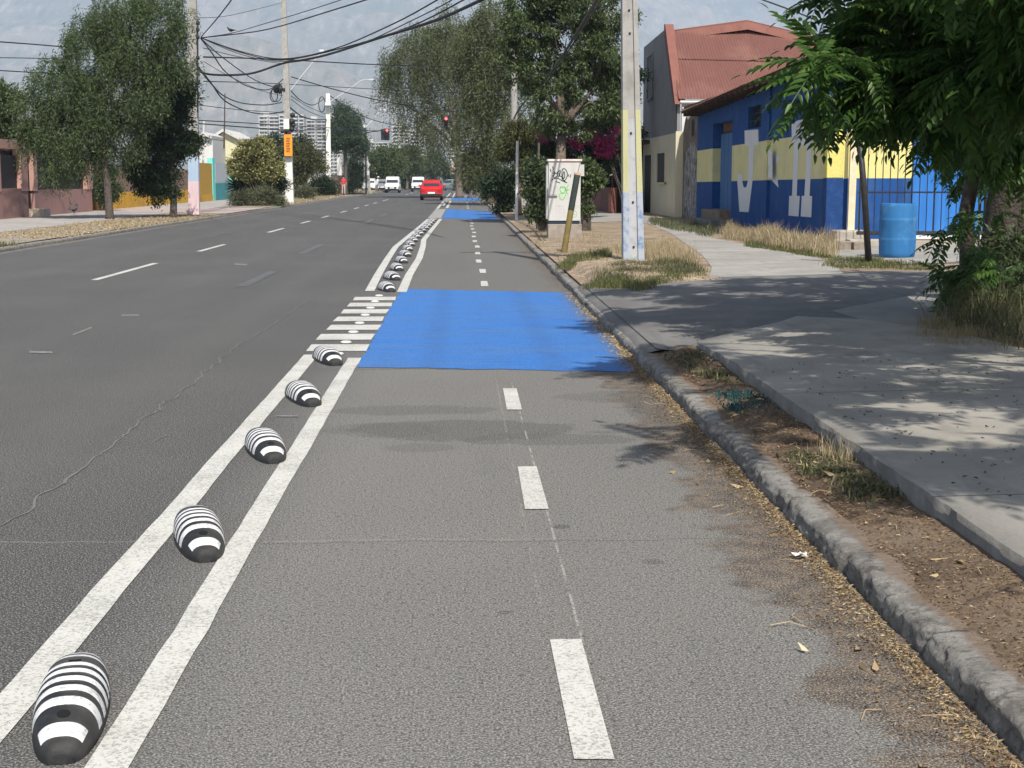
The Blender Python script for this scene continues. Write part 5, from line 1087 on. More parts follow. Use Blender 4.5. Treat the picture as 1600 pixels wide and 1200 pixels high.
L2 = lpole('concrete_pole', 'tall concrete pole with a white-washed foot and an orange banner, at left of the road', 452, 88, -4, .24, .13, CONC, bands=[(0, zat(246, 88), WPP)], square=True, lean=-9)
L3 = lpole('concrete_pole', 'slimmer white concrete pole carrying a grey box and a lamp arm behind the shrubs', 513.5, 128, 146, .22, .16, WPP, square=True, lean=-1)
L4 = lpole('concrete_pole', 'leaning thin pole behind the back of the diamond road sign', 577, 157, 172, .17, .09, CONC, lean=-9)
lpole('concrete_pole', 'slim pole in front of the bungalow at the end of the road', 715.5, 232, 190, .14, .10, CONC, lean=-1)
lpole('concrete_pole', 'concrete pole half swallowed by the trees above the pale square-topped post', 805, 66, 30, .17, .12, CONC, lean=-3)
lpole('thin_mast', 'thin dark antenna mast rising from the pale yellow gable', 351.5, 117, 146, .06, .04, ROOFD, zb=4)
lpole('thin_mast', 'short white mast behind the left concrete pole', 318.5, 110, 188, .07, .07, WHP, zb=3)
lpole('concrete_pole', 'far thin pole between the red traffic light and the leaning pole', 586.5, 190, 195, .12, .1, CONC)
OR_ = mat('orange_banner', (.85, .34, .03), (.7, .26, .03), 5)
mb = MB(); a, b = at(444.5, 244, 87.6), at(456.5, 210, 87.6); mb.box(a.x, 87.55, a.z, b.x, 87.6, b.z, OR_); bn = mb.build('banner', L2)
mb = MB()
for i, (yy) in enumerate((216, 220, 224, 228, 232, 236)): q = at(450.5, yy, 87.5); mb.box(q.x-.12, 87.53, q.z-.05, q.x+.10-.03*(i % 2), 87.545, q.z+.04, mat('brown_print', (.35, .12, .03)))
mb.build('faded_print', bn)
mb = MB(); a, b = at(443.5, 202, 87.5), at(452, 186, 87.5); mb.box(a.x, 87.3, a.z, b.x, 87.7, b.z, WPP); mb.build('meter_box', L2, bevel=.02)
mb = MB()
for px, py, r in ((441, 206, .1), (447, 207, .09), (456, 202, .16), (456, 190, .2), (457, 180, .16), (458, 196, .14)): mb.lathe([(.001, -r), (r*.8, -r*.6), (r, 0), (r*.8, r*.6), (.001, r)], STEEL, at(px, py, 87.6), 8)
mb.build('cable_joint', L2, smooth=True)
mb = MB(); mb.box(at(430, 140, 88).x, 87.8, at(430, 142, 88).z, at(446, 140, 88).x, 88, at(430, 138, 88).z, STEEL)
for px, py, r in ((431, 139, .18), (437, 139, .2)): mb.lathe([(.001, -r*1.5), (r*.7, -r), (r, 0), (r*.7, r), (.001, r*1.5)], STEEL, at(px, py, 87.5), 8)
mb.build('cable_bracket', L2)
def loop(parent, cx, cy, rx, ry, Y, r=.03):
    mb = MB(); mb.tube([at(cx+rx*math.cos(t*.42), cy+ry*math.sin(t*.42), Y) for t in range(16)], r, STEEL, 6, cap=False); mb.build('cable_coil', parent)
loop(L2, 428, 149, 6, 10, 87.6); loop(L2, 432, 147, 8, 12, 87.5, .025); loop(L3, 503, 163, 5, 12, 127.8, .04)
mb = MB(); a, b = at(508.5, 165, 127.6), at(517, 160, 127.6); mb.box(a.x, 127.3, a.z, b.x, 127.9, b.z, WPP); mb.build('junction_box', L3)
def lamp(parent, pts, Y, r=.045, headlen=1.0):
    mb = MB(); P = [at(x, y, Y) for x, y in pts]; mb.tube(P, r, PALE, 6); arm = mb.build('lamp_arm', parent); mb = MB(); e = P[-1]; mb.box(e.x-.2, Y-.12, e.z-.06, e.x+headlen, Y+.12, e.z+.08, PALE); h = mb.build('lamp_head', parent, bevel=.03); sub(h, arm)
lamp(L3, [(514, 160), (540, 143), (562, 127), (570, 124), (580, 125)], 128, .035, .5); lamp(L2, [(453, 142), (470, 120), (488, 98), (504, 80)], 88, .022, .1); lamp(L4, [(571, 200), (590, 178), (597, 172)], 157, .04, .4)
mb = MB(); q = at(569.5, 197.5, 156.6); mb.box(q.x-.2, 156.4, q.z-.12, q.x+.2, 156.8, q.z+.12, WPP); mb.build('junction_box', L4)
mb = MB(); q = at(318, 118, 60.2)
mb.box(q.x-1.35, 60.1, q.z-.25, q.x-.75, 60.5, q.z+.3, mat('grey_box', (.5, .5, .5), (.4, .4, .4), 5)); mb.build('equipment_box', L1)
mb = MB()
for py in (36, 46, 58, 90, 115, 130): q = at(309, py, 60.2); mb.lathe([(.001, -.1), (.07, -.06), (.08, 0), (.06, .07), (.001, .1)], STEEL, q, 8)
mb.tube([at(309, y, 60.2) for y in (30, 40, 60, 90, 118, 150, 165, 176)], .03, STEEL, 6); mb.build('cable_clamps', L1)
# shrubs at the left kerb
gb = bush('golden_bush', 'rounded golden-green topiary tree beside the white-footed pole', [(400, 245, 26), (380, 252, 20), (420, 255, 20), (395, 230, 18), (412, 235, 18), (372, 268, 12), (428, 268, 12), (400, 270, 22)], 83, 22000, 230, .13, GS['gold'], cat='tree', ln=.16, wd=.09, bm=BARK)
mb = MB(); q = at(400, 300, 83); mb.tube([(q.x, 83, .1), (q.x+.1, 83, 1.2), (q.x, 83, 2.2)], [.1, .08, .06], DBARK, 8); mb.build('trunk', gb)
bush('garden_bush', 'dark ragged bush underneath the golden topiary crown', [(405, 288, 16), (425, 285, 14), (385, 290, 12), (440, 290, 10)], 84, 7000, 90, .16, GS['dark'], ln=.16)
bush('garden_bush', 'low grey-green rosemary-like bush on the kerb left of the white pole', [(385, 312, 13), (405, 312, 14), (425, 314, 12), (370, 312, 9), (438, 316, 8), (415, 300, 9)], 81, 10000, 130, .16, GS['olive'], ln=.22, wd=.03)
yu = thing('yucca', 'spiky dark yucca left of the ragged bush under the golden tree', 'plant', (at(374, 300, 85).x, 85, .12)); q = at(374, 292, 85)
n = 260; D = nrm(rng.normal(size=(n, 3))*np.array([1, 1, .8])+np.array([0, 0, .25])); V, F = leaf_quads(np.tile(np.array(q), (n, 1)), D, .95, .07, .2); npmesh('leaves', V, F, GS['dark'], yu)
mb = MB(); mb.tube([(q.x, 85, .1), (q.x, 85, q.z)], .09, DBARK, 8); mb.build('trunk', yu)
T('street_tree', 'sparse reddish-brown tree right of the orange banner', (478, 0), 2.0, [(470, 250, 20), (490, 262, 16), (462, 275, 14), (485, 240, 16), (500, 255, 12), (455, 235, 12)], 118, 9000, 110, .3, GS['brown'], zb=.12, ln=.22, wd=.08, r0=.14)
T('street_tree', 'dark tree crown filling the gap behind the white-footed pole', (452, 0), 2.6, [(455, 255, 18), (440, 240, 16), (430, 225, 14), (470, 228, 14), (450, 280, 18), (475, 290, 14)], 132, 12000, 130, .3, GS['dark'], zb=.12, ln=.25, wd=.1, r0=.14)
bush('kerb_shrub', 'dense dark green shrub at the foot of the slim white pole', [(500, 290, 15), (513, 292, 13), (490, 296, 10), (510, 302, 9)], 122, 9000, 100, .22, GS['dark'], ln=.2)
bush('kerb_shrub', 'small pale flowering shrub between the white-footed pole and the dark shrub', [(470, 305, 10), (482, 300, 9), (465, 312, 7), (478, 314, 6)], 104, 4000, 60, .2, GS['olive'], ln=.16)
T('pine_tree', 'grey-green pine with a bare dark trunk right of the slim white pole', (540, 0), 7.0, [(540, 200, 22), (530, 215, 18), (556, 222, 18), (535, 178, 14), (548, 190, 14), (564, 235, 12), (533, 165, 8), (520, 225, 10)], 142, 20000, 160, .35, GS['pine'], zb=.12, ln=.28, wd=.07, r0=.2, bm=DBARK)
bush('dark_conifer', 'tall dark conifer-like shrub behind the person in red', [(548, 262, 14), (558, 280, 14), (545, 285, 14), (553, 248, 11), (562, 262, 10), (550, 295, 10)], 153, 9000, 90, .3, GS['dark'], cat='tree', ln=.25)
T('street_tree', 'rounded fresh green tree above the white parked car', (597, 0), 2.6, [(600, 252, 18), (588, 262, 14), (612, 260, 16), (605, 240, 14), (592, 243, 12), (617, 250, 12), (585, 275, 9)], 190, 14000, 130, .4, GS['mid'], zb=.1, ln=.35, wd=.16, r0=.2)
T('street_tree', 'second rounded green tree behind the white van', (636, 0), 2.8, [(632, 252, 14), (645, 255, 12), (620, 245, 12), (640, 240, 10), (650, 268, 9)], 215, 10000, 100, .4, GS['spruce'], zb=.1, ln=.4, wd=.18, r0=.2)
T('street_tree', 'narrow yellowish tree beside the dark conifer at the end of the road', (655, 0), 2.4, [(655, 262, 9), (657, 248, 8), (652, 275, 8)], 236, 4500, 50, .4, GS['gold'], zb=.1, ln=.4, wd=.16, r0=.15)
T('pine_tree', 'dark spreading conifer left of the bungalow at the end of the road', (676, 0), 3.4, [(676, 262, 12), (686, 257, 11), (668, 270, 9), (692, 266, 8), (680, 245, 9), (672, 280, 7)], 234, 9000, 90, .4, GS['pine'], zb=.1, ln=.4, wd=.12, r0=.15)
bush('hedge', 'clipped green hedge closing the view at the end of the road', [(560, 288, 10), (575, 285, 10), (590, 286, 9), (610, 286, 9), (628, 284, 9), (640, 286, 8), (655, 287, 8), (668, 288, 7), (680, 288, 6)], 236, 9000, 120, .5, GS['dark'], cat='hedge', ln=.45, wd=.2)
for i, (px, py, r, Y, l) in enumerate(((725, 262, 14, 232, 'dark tree right of the bungalow roof'), (745, 255, 18, 210, 'shaded tree behind the willowy trunk at the kerb'), (760, 262, 16, 175, 'dense tree behind the short marker post'))):
    T('street_tree', l, (px, 0), 2.4, [(px, py, r), (px+8, py+12, r*.7), (px-6, py+12, r*.6), (px+3, py-10, r*.7)], Y, 7000, 70, .4, GS['dark' if i else 'spruce'], zb=.1, ln=.35, wd=.15, r0=.16)
GREYW = mat('garden_fence_panel', (.2, .17, .14), (.3, .26, .22), 3)
def wallthing(name, label, x, y0, y1, h, m, cat='wall', t=.2):
    mb = MB(); mb.box(x, y0, .05, x+t, y1, h, m); mb.box(x-.03, y0, h, x+t+.03, y1, h+.06, m); tag(mb.build(name, loc=(x, y0, .1)), label, cat)
wallthing('garden_wall', 'brownish garden wall behind the rosemary bush and the white-footed pole', -16.6, 110, 137, 2.2, GREYW)
wallthing('garden_wall', 'shaded garden wall running behind the hedge on the bike lane side', 7.2, 66, 130, 2.3, GREYW)
wallthing('garden_wall', 'low pale wall on the right past the third blue panel', 4.5, 132, 220, 1.8, mat('pale_wall', (.4, .37, .32)))
wallthing('garden_wall', 'long wall behind the parked white car past the side street', -15.5, 153, 220, 2.0, mat('brown_wall', (.25, .19, .15)))
mb = MB(); a = at(466, 286, 125); mb.box(at(482, 290, 125).x, 124.5, .6, at(502, 290, 125).x, 127, 2.0, WHP); tag(mb.build('white_shed', loc=(a.x, 125, .1)), 'small white shed glimpsed between the brown tree and the dark shrub', 'shed')
mb = MB(); P = [at(x, y, 139) for x, y in ((526, 250), (532, 243), (534, 274), (527, 274))]; mb.prism(P, (0, .3, 0), WHP); mb.tube([at(530, 274, 139), at(530, 303, 139)], .12, ROOFD, 6); tag(mb.build('white_signboard', loc=at(530, 303, 139)), 'blank tall white board on a dark post behind the person in red', 'signboard')

# ================================================================== VEHICLES
TYRE = mat('tyre', (.015, .015, .016), rough=.9); RIM = mat('rim', (.35, .35, .36), metal=.8, rough=.35); BLKP = mat('black_trim', (.02, .02, .022), rough=.5)
REDL = mat('red_lens', (.45, .01, .01), rough=.2); CLRL = mat('clear_lens', (.7, .7, .7), rough=.15); PLATE = mat('plate_white', (.75, .75, .72)); CGL = mat('car_glass', (.03, .035, .04), rough=.06, spec=.8)
def car(name, label, loc, rz, st, paint, van=False, back=False, bumper=None):
    r = thing(name, label, 'van' if van else 'car', loc, None, rz); r['_l'] = (0, 0, 0)
    V = []; F = []; n = 13
    for (y, zb, zbelt, zr_, wb, wr) in st:
        half = [(0, zb), (wb*.82, zb), (wb*.96, zb+.10), (wb, (zb+zbelt)/2), (wb*.96, zbelt), (wr, zr_-.07), (wr*.82, zr_)]
        pts = [(-x, z) for x, z in half[:0:-1]]+[(x, z) for x, z in half]
        V += [(x, y, z) for x, z in pts]
    k = len(st)
    for i in range(k-1):
        for j in range(n): F.append((i*n+j, i*n+(j+1) % n, (i+1)*n+(j+1) % n, (i+1)*n+j))
    F.append(tuple(range(n))); F.append(tuple(range((k-1)*n, k*n)[::-1]))
    mb = MB(); mb.add(V, F, paint); body = mb.build('body', r, smooth=True); body.modifiers.new('e', 'EDGE_SPLIT').split_angle = R(35)
    def glass(nm, i0, i1, end):                        # glass between two stations across the width
        a, b = st[i0], st[i1]; d = Vector((0, (1 if end == 'f' else -1)*.015, .012)); mb = MB()
        mb.add([Vector((-a[5]*.9, a[0], a[3]+.01))*1+d, Vector((a[5]*.9, a[0], a[3]+.01))+d, Vector((b[5]*.84, b[0], b[3]-.06))+d, Vector((-b[5]*.84, b[0], b[3]-.06))+d], [(0, 1, 2, 3)], CGL); mb.build(nm, r)
    H = max(s_[3] for s_ in st); up = [i for i, s_ in enumerate(st) if s_[3] > H-.12]; f, b = up[-1], up[0]
    if f+1 < k: glass('windshield', f+1, f, 'f')
    if b > 0: glass('rear_window', b-1, b, 'b')
    for sx in (-1, 1):
        for i in range(b, f):
            if van and i < f-1: continue
            A, B = st[i], st[i+1]; mb = MB(); g = lambda s_, t: Vector((sx*(s_[4]*.96*(1-t)+s_[5]*t+.012), s_[0], s_[2]*(1-t)+(s_[3]-.07)*t))
            mb.add([g(A, .1), g(B, .1), g(B, .92), g(A, .92)], [(0, 1, 2, 3)], CGL); mb.build('side_window', r)
    W = max(s_[4] for s_ in st); y0, y1 = st[0][0], st[-1][0]
    for yy in (y0+.68, y1-.75):
        for sx in (-1, 1):
            mb = MB(); mb.lathe([(.001, -.1), (.25, -.1), (.30, -.07), (.30, .07), (.25, .1), (.001, .1)], TYRE, (sx*(W-.12), yy, .30), 18, M=Matrix.Rotation(R(90), 4, 'Y')); wv = mb.build('wheel', r)
            mb = MB(); mb.lathe([(.001, -.105), (.19, -.105), (.19, .105), (.001, .105)], RIM, (sx*(W-.12), yy, .30), 14, M=Matrix.Rotation(R(90), 4, 'Y')); q = mb.build('rim', r); sub(q, wv)
    e = st[0] if back else st[-1]; s_ = -1 if back else 1; ey = e[0]+s_*.02; zb = e[1]
    mb = MB(); mb.box(-e[4]*1.02, ey-.10 if s_ > 0 else ey, zb-.06, e[4]*1.02, ey if s_ > 0 else ey+.1, zb+(.30 if bumper else .16), bumper or BLKP); mb.build('bumper', r, bevel=.03)
    mb = MB(); pz = zb+(.12 if bumper else .14); mb.box(-.26, ey+s_*.01-.005, pz, .26, ey+s_*.01+.005, pz+.12, PLATE); mb.build('licence_plate', r)
    for sx in (-1, 1):
        mb = MB(); lx = sx*e[4]*.80; zz = e[2]-.06 if back else e[2]-.12
        mb.box(lx-.13, ey-.06, zz-.10, lx+.13, ey+.012 if s_ > 0 else ey+.05, zz+.10, REDL if back else CLRL) if s_ > 0 else mb.box(lx-.10, ey-.01, zz-.14, lx+.10, ey+.1, zz+.10, REDL)
        mb.build('taillight' if back else 'headlight', r, bevel=.02)
        mb = MB(); m1 = f if f < k else k-1; mb.box(sx*W*1.0-.02 if sx > 0 else sx*W-.16, st[f][0]+.25, st[f][2]+.02, sx*W+.16 if sx > 0 else sx*W+.02, st[f][0]+.33, st[f][2]+.17, BLKP if van else paint); mb.build('mirror', r, bevel=.02)
    return r
HATCH = [(-1.93, .34, .80, .84, .72, .64), (-1.84, .24, .92, .96, .80, .66), (-1.74, .22, .96, 1.02, .82, .66), (-1.42, .2, .98, 1.43, .84, .60), (-.9, .2, .97, 1.50, .85, .60), (.15, .2, .95, 1.49, .85, .58), (.95, .2, .93, 1.0, .84, .64), (1.6, .22, .80, .84, .82, .68), (1.93, .32, .62, .66, .70, .6)]
VANS = [(-2.1, .3, .98, 1.76, .84, .72), (-1.9, .25, 1.0, 1.82, .86, .74), (0, .25, 1.02, 1.83, .86, .74), (.55, .25, 1.02, 1.79, .86, .72), (1.22, .25, 1.0, 1.12, .86, .72), (1.85, .28, .88, .94, .84, .72), (2.08, .38, .66, .70, .76, .66)]
CRED = mat('car_red', (.50, .012, .018), rough=.22, spec=.7); CWH = mat('car_white', (.58, .58, .58), rough=.3, spec=.6); CSI = mat('car_silver', (.34, .40, .45), rough=.28, metal=.3); CGR = mat('car_grey', (.2, .21, .22), rough=.3)
car('hatchback_car', 'red hatchback driving away in the middle of the road', (-2.25, 111.4, 0), 0, HATCH, CRED, back=True)
car('delivery_van', 'white van with a dark bumper oncoming on the left lane, the nearer of the two', (-7.9, 171, 0), R(180), VANS, CWH, van=True, bumper=BLKP)
car('delivery_van', 'white van partly hidden behind the red car, farther up the road', (-5.5, 188, 0), R(180), VANS, CWH, van=True, bumper=BLKP)
car('hatchback_car', 'pale silver car turned toward the right at the far end of the road', (-1.0, 205, 0), R(-142), HATCH, CSI)
car('hatchback_car', 'white car parked on the left verge half behind the leaning pole', (-10.5, 171, .12), R(180), HATCH, CWH)
car('hatchback_car', 'grey parked car peeking out left of the nearer white van', (-9.75, 186, .05), R(180), HATCH, CGR)
# something dark passes at the left picture edge: a car's tail outside the frame is left out

# ================================================================== PEOPLE, BIRDS
def person(name, label, loc, rz, joints, edges, radii, zones, extras=()):
    me = bpy.data.meshes.new(name); me.from_pydata([Vector(j) for j in joints], edges, []); o = bpy.data.objects.new(name, me); COL.objects.link(o)
    sk = o.modifiers.new('s', 'SKIN'); sk.use_smooth_shade = True
    for i, rr in enumerate(radii): me.skin_vertices[0].data[i].radius = (rr, rr) if not isinstance(rr, tuple) else rr
    me.skin_vertices[0].data[0].use_root = True
    o.modifiers.new('sub', 'SUBSURF').levels = 1
    dg = bpy.context.evaluated_depsgraph_get(); m2 = bpy.data.meshes.new_from_object(o.evaluated_get(dg)); bpy.data.objects.remove(o)
    o = bpy.data.objects.new(name, m2); COL.objects.link(o); m2.materials.clear()
    ms = []
    for _, m in zones:
        if m not in ms: ms.append(m); m2.materials.append(m)
    for p in m2.polygons:
        z = p.center.z; x = abs(p.center.x)
        for test, m in zones:
            if test(x, z): p.material_index = ms.index(m); break
        p.use_smooth = True
    o.location = loc; o.rotation_euler.z = rz; tag(o, label, 'person')
    for nm, mb in extras: e = mb.build(nm); e.parent = o
    return o
SKIN = mat('skin', (.42, .25, .18)); RSH = mat('red_shirt', (.55, .05, .06), (.45, .04, .05), 20); LPNK = mat('pale_trousers', (.55, .42, .38)); WSH = mat('white_shirt', (.75, .75, .73)); GTR = mat('grey_trousers', (.22, .21, .2)); HAIR = mat('dark_hair', (.02, .015, .012)); SHOE = mat('dark_shoe', (.03, .03, .03))
J = [(0, 0, .92), (0, 0, 1.12), (0, 0, 1.36), (0, 0, 1.46), (0, .01, 1.56), (0, .01, 1.64), (.17, 0, 1.37), (.23, .02, 1.10), (.22, -.06, .86), (-.17, 0, 1.37), (-.23, .03, 1.10), (-.20, -.04, .86), (.09, 0, .86), (.10, -.03, .48), (.10, .03, .08), (.10, -.10, .04), (-.09, 0, .86), (-.11, .06, .48), (-.10, .10, .08), (-.10, -.02, .04)]
E_ = [(0, 1), (1, 2), (2, 3), (3, 4), (4, 5), (2, 6), (6, 7), (7, 8), (2, 9), (9, 10), (10, 11), (0, 12), (12, 13), (13, 14), (14, 15), (0, 16), (16, 17), (17, 18), (18, 19)]
RD = [.14, .135, .13, .055, .085, .085, .06, .045, .033, .06, .045, .033, .09, .06, .042, .035, .09, .06, .042, .035]
def hat(m, z=1.70, r=.16):
    mb = MB(); mb.lathe([(r, 0), (r*.98, .012), (.09, .02), (.085, .09), (.05, .11), (.001, .112)], m, (0, .01, z), 14); return mb
p = at(537, 303, 137); zz = [(lambda x, z: z > 1.47, SKIN), (lambda x, z: z > .93 and x < .28 and not (x > .19 and z < 1.12), RSH), (lambda x, z: x > .19, SKIN), (lambda x, z: z > .10, LPNK), (lambda x, z: True, SHOE)]
hb = MB(); hb.lathe([(.095, 0), (.098, .06), (.07, .12), (.001, .14)], HAIR, (0, .02, 1.60), 12)
person('person', 'person in a red top and pale trousers standing at the side street corner', (p.x, 137, .12), R(10), J, E_, RD, zz, [('hair', hb)])
J2 = [tuple(j) for j in J]; J2 = [(x, y-(.28*max(0, z-.95)), z-.10*max(0, z-.95)) for x, y, z in J2]
zz2 = [(lambda x, z: z > 1.40, SKIN), (lambda x, z: z > .84, WSH), (lambda x, z: z > .10, GTR), (lambda x, z: True, SHOE)]
p = at(589, 300, 161); hm = MB(); hm.lathe([(.17, 0), (.165, .012), (.095, .02), (.085, .09), (.001, .11)], WSH, (0, -.19, 1.62), 14)
person('person', 'person in a white shirt and brimmed hat leaning beside the parked white car', (p.x, 161, .12), R(60), J2, E_, RD, zz2, [('hat', hm)])
def bird(label, loc, rz, s_=1., m=None):
    m = m or mat('bird_grey', (.05, .05, .055), (.1, .1, .11), 20); o = thing('pigeon', label, 'bird', loc, None, rz); o['_l'] = (0, 0, 0); mb = MB()
    P = [(0, -.20, .16), (0, -.12, .155), (0, -.02, .15), (0, .06, .17), (0, .11, .22), (0, .135, .26), (0, .16, .265), (0, .185, .26)]
    mb.tube([Vector(q)*s_ for q in P], [.008*s_, .03*s_, .065*s_, .06*s_, .035*s_, .032*s_, .024*s_, .004*s_], m, 10); mb.build('body', o, smooth=True)
    mb = MB(); mb.box(-.03*s_, -.28*s_, .14*s_, .03*s_, -.12*s_, .15*s_, m); mb.build('tail', o)
    for sx in (-1, 1):
        mb = MB(); mb.tube([(sx*.05*s_, .06*s_, .17*s_), (sx*.062*s_, -.04*s_, .16*s_), (sx*.03*s_, -.17*s_, .15*s_)], [.02*s_, .03*s_, .006*s_], m, 6); mb.build('wing', o)
        mb = MB(); mb.tube([(sx*.02*s_, 0, .1*s_), (sx*.02*s_, .01*s_, 0)], .005*s_, mat('bird_leg', (.3, .1, .08)), 5); mb.build('leg', o)
q = G(116, 336, .12); bird('dark pigeon standing on the left footway in front of the pink house', (q.x, q.y, .122), R(-20), 1.5)
q = at(361, 53, 64); bird('dark bird perched on the upper pair of wires between the two left poles', (q.x, 64, q.z-.0), R(80), 1.0, STEEL)

# ================================================================== TRAFFIC LIGHTS, SIGN
LENS = bpy.data.materials.new('lit_red_lamp'); LENS.use_nodes = True; lb = LENS.node_tree.nodes['Principled BSDF']; lb.inputs['Base Color'].default_value = (.8, .05, .04, 1); lb.inputs['Emission Color'].default_value = (1, .08, .08, 1); lb.inputs['Emission Strength'].default_value = 4
def tlight(parent, px, py, Y, s_=1.0, back=False):
    c = at(px, py, Y); mb = MB(); mb.box(c.x-.19*s_, Y, c.z-.5*s_, c.x+.19*s_, Y+.22, c.z+.5*s_, BLKP); h = mb.build('signal_head', parent, bevel=.03)
    if back: return
    for i, zz in enumerate((.32, 0, -.32)):
        mb = MB(); mb.lathe([(.12*s_, 0), (.12*s_, .02), (.001, .03)], LENS if i == 0 else mat('dark_lens', (.03, .03, .03), rough=.3), (c.x, Y-.002, c.z+zz*s_), 14, M=Matrix.Rotation(R(90), 4, 'X')); q = mb.build('lamp', parent); sub(q, h)
        mb = MB(); mb.tube([(c.x, Y-.001, c.z+zz*s_), (c.x, Y-.12, c.z+zz*s_)], .14*s_, BLKP, 12, cap=False); q = mb.build('visor', parent); sub(q, h)
tA = thing('traffic_light', 'red traffic light on a mast arm left over the road', 'traffic light', (at(577, 300, 150).x, 150, .1))
mb = MB(); mb.tube([(at(572, 300, 150).x, 150.2, .1), (at(572, 280, 150).x, 150.2, at(572, 206, 150).z), ], .09, STEEL, 8); mb.tube([(at(572, 206, 150).x, 150.2, at(572, 207, 150).z), (at(609, 204, 150).x, 150.2, at(609, 202, 150).z)], .05, STEEL, 6); mb.build('mast', tA)
tlight(tA, 605, 210, 150, 1.15); tlight(tA, 598.5, 210, 150.5, 1.1, True)
tB = thing('traffic_light', 'second red traffic light hanging in front of the pepper tree', 'traffic light', (at(765, 300, 104).x, 104, .1))
mb = MB(); mb.tube([(at(765, 300, 104).x, 104.2, .1), (at(765, 280, 104).x, 104.2, at(765, 184, 104).z)], .09, STEEL, 8); mb.tube([(at(765, 185, 104).x, 104.2, at(765, 185, 104).z), (at(692, 186, 104).x, 104.2, at(692, 184, 104).z)], .05, STEEL, 6); mb.build('mast', tB)
tlight(tB, 697, 191, 104, .75)
sg = thing('road_sign', 'diamond road sign seen from its blank grey back on a thin post', 'sign', (at(568.5, 303, 155).x, 155, .12))
c = at(571.5, 257.5, 155); mb = MB(); d_ = .62
mb.prism([c+Vector((-d_*.8, 0, 0)), c+Vector((0, 0, -d_)), c+Vector((d_*.8, 0, 0)), c+Vector((0, 0, d_))], (0, .03, 0), PALE); mb.build('plate', sg); mb = MB(); mb.tube([(at(568.5, 303, 155).x, 155.06, .1), (c.x-.15, 155.06, c.z)], .04, PALE, 8); mb.build('post', sg)
mb = MB(); q = at(574, 270, 154.8); mb.box(q.x-.22, 154.6, q.z-.2, q.x+.22, 154.8, q.z+.2, PALE); mb.build('small_plate', sg)

# ================================================================== APARTMENT TOWERS
TW = mat('tower_white', (.62, .61, .57), (.52, .51, .48), .05); TB = mat('tower_beige', (.46, .40, .32), (.38, .33, .27), .05); TG = mat('tower_window', (.035, .04, .05), (.11, .11, .11), .15, rough=.3)
def tower(label, x0, x1, ytop, Y, cols, beige=False):
    a, b = at(x0, ytop, Y), at(x1, ytop, Y); H = a.z; r = thing('apartment_tower', label, 'apartment tower', ((a.x+b.x)/2, Y, 0)); W = b.x-a.x; nfl = int(H/3.05)
    mb = MB(); mb.box(a.x+1, Y+1.6, 0, b.x-1, Y+16, H-1, TG); mb.build('window_wall', r)
    mb = MB()
    for i in range(cols+1): x = a.x+W*i/cols; mb.box(x-.35, Y+.6, 0, x+.35, Y+17, H, TB if (beige or i % 2) else TW)
    mb.box(a.x+W*.35, Y+.9, 0, a.x+W*.45, Y+5, H+2.5, TW); mb.build('column', r)
    first = None
    for f in range(nfl+1):
        z = H-f*3.05-.3
        if z < 5: break
        if first is None:
            mb = MB()
            for i in range(cols): xa = a.x+W*(i+.08)/cols; xb = a.x+W*(i+(1.0 if i % 2 == 0 else .75))/cols; mb.box(xa, Y-.2-(i % 2)*.5, -.7, xb, Y+1.6, .4, TW)
            mb.box(a.x, Y+.8, -.1, b.x, Y+16.6, .25, TW)
            first = mb.build('balcony', r); first.location = Vector((0, 0, z))-Vector(r['_l'])
        else: c_ = first.copy(); COL.objects.link(c_); c_.parent = r; c_.location = Vector((0, 0, z))-Vector(r['_l'])
    mb = MB(); mb.box(a.x+W*.2, Y+3, H, a.x+W*.5, Y+10, H+3, TW); mb.build('roof_house', r); return r
tower('beige and white balcony tower left of the orange-bannered pole', 404.5, 436, 181, 1300, 4)
tower('white balcony tower directly behind the orange-bannered pole', 436, 474, 179, 1280, 5)
tower('beige balcony tower left of the slim white pole', 479, 510, 187, 1320, 4, True)
tower('white balcony tower behind the pine tree', 512, 533, 184, 1290, 3)
tower('low white tower block left of the red traffic light', 560, 606, 222, 1500, 6)
tower('white balcony tower right of the red traffic light', 613, 640, 197, 1350, 3)
tower('white tower seen through the gap in the pepper tree', 640, 664, 204, 1380, 3)
tower('beige tower seen beyond the bike lane between the tree crowns', 700, 735, 200, 1340, 4, True)

# ================================================================== WIRES
WIRE = mat('black_cable', (.012, .012, .014), rough=.6)
def wire(label, pts, r=.014, name='overhead_wire', group=None):
    P = [at(*q) for q in pts]; out = []
    for i in range(len(P)-1):
        p0, p1, p2, p3 = P[max(i-1, 0)], P[i], P[i+1], P[min(i+2, len(P)-1)]
        for t in (0, .2, .4, .6, .8): out.append(.5*((2*p1)+(p2-p0)*t+(2*p0-5*p1+4*p2-p3)*t*t+(3*p1-p0-3*p2+p3)*t**3))
    out.append(P[-1]); mb = MB(); mb.tube(out, r, WIRE, 6); tag(mb.build(name, smooth=True), label, 'cable', group)
wire('thickest black cable bundle swooping from the left pole up across the road', [(306, 108, 60.4), (326, 116, 60.6), (370, 117, 63), (400, 113, 66), (442, 99, 66), (478, 93, 62), (520, 83, 58), (590, 60, 50), (680, 32, 42), (760, -4, 35)], .045)
wire('long cable sagging between the left pole and the upper right, just above the thick bundle', [(314, 59, 60.5), (375, 80, 64), (440, 92, 62), (520, 77, 56), (615, 37, 47), (690, -4, 40)], .022)
wire('second long cable beside it, rising slightly flatter to the top edge', [(322, 62, 60.5), (380, 83, 64), (440, 94, 62), (535, 75, 55), (640, 42, 46), (735, -6, 38)], .022)
wire('third long cable of the rising set, ending highest on the right', [(316, 60, 60.5), (380, 86, 64), (445, 96, 62), (540, 78, 54), (660, 24, 42), (716, -6, 38)], .016)
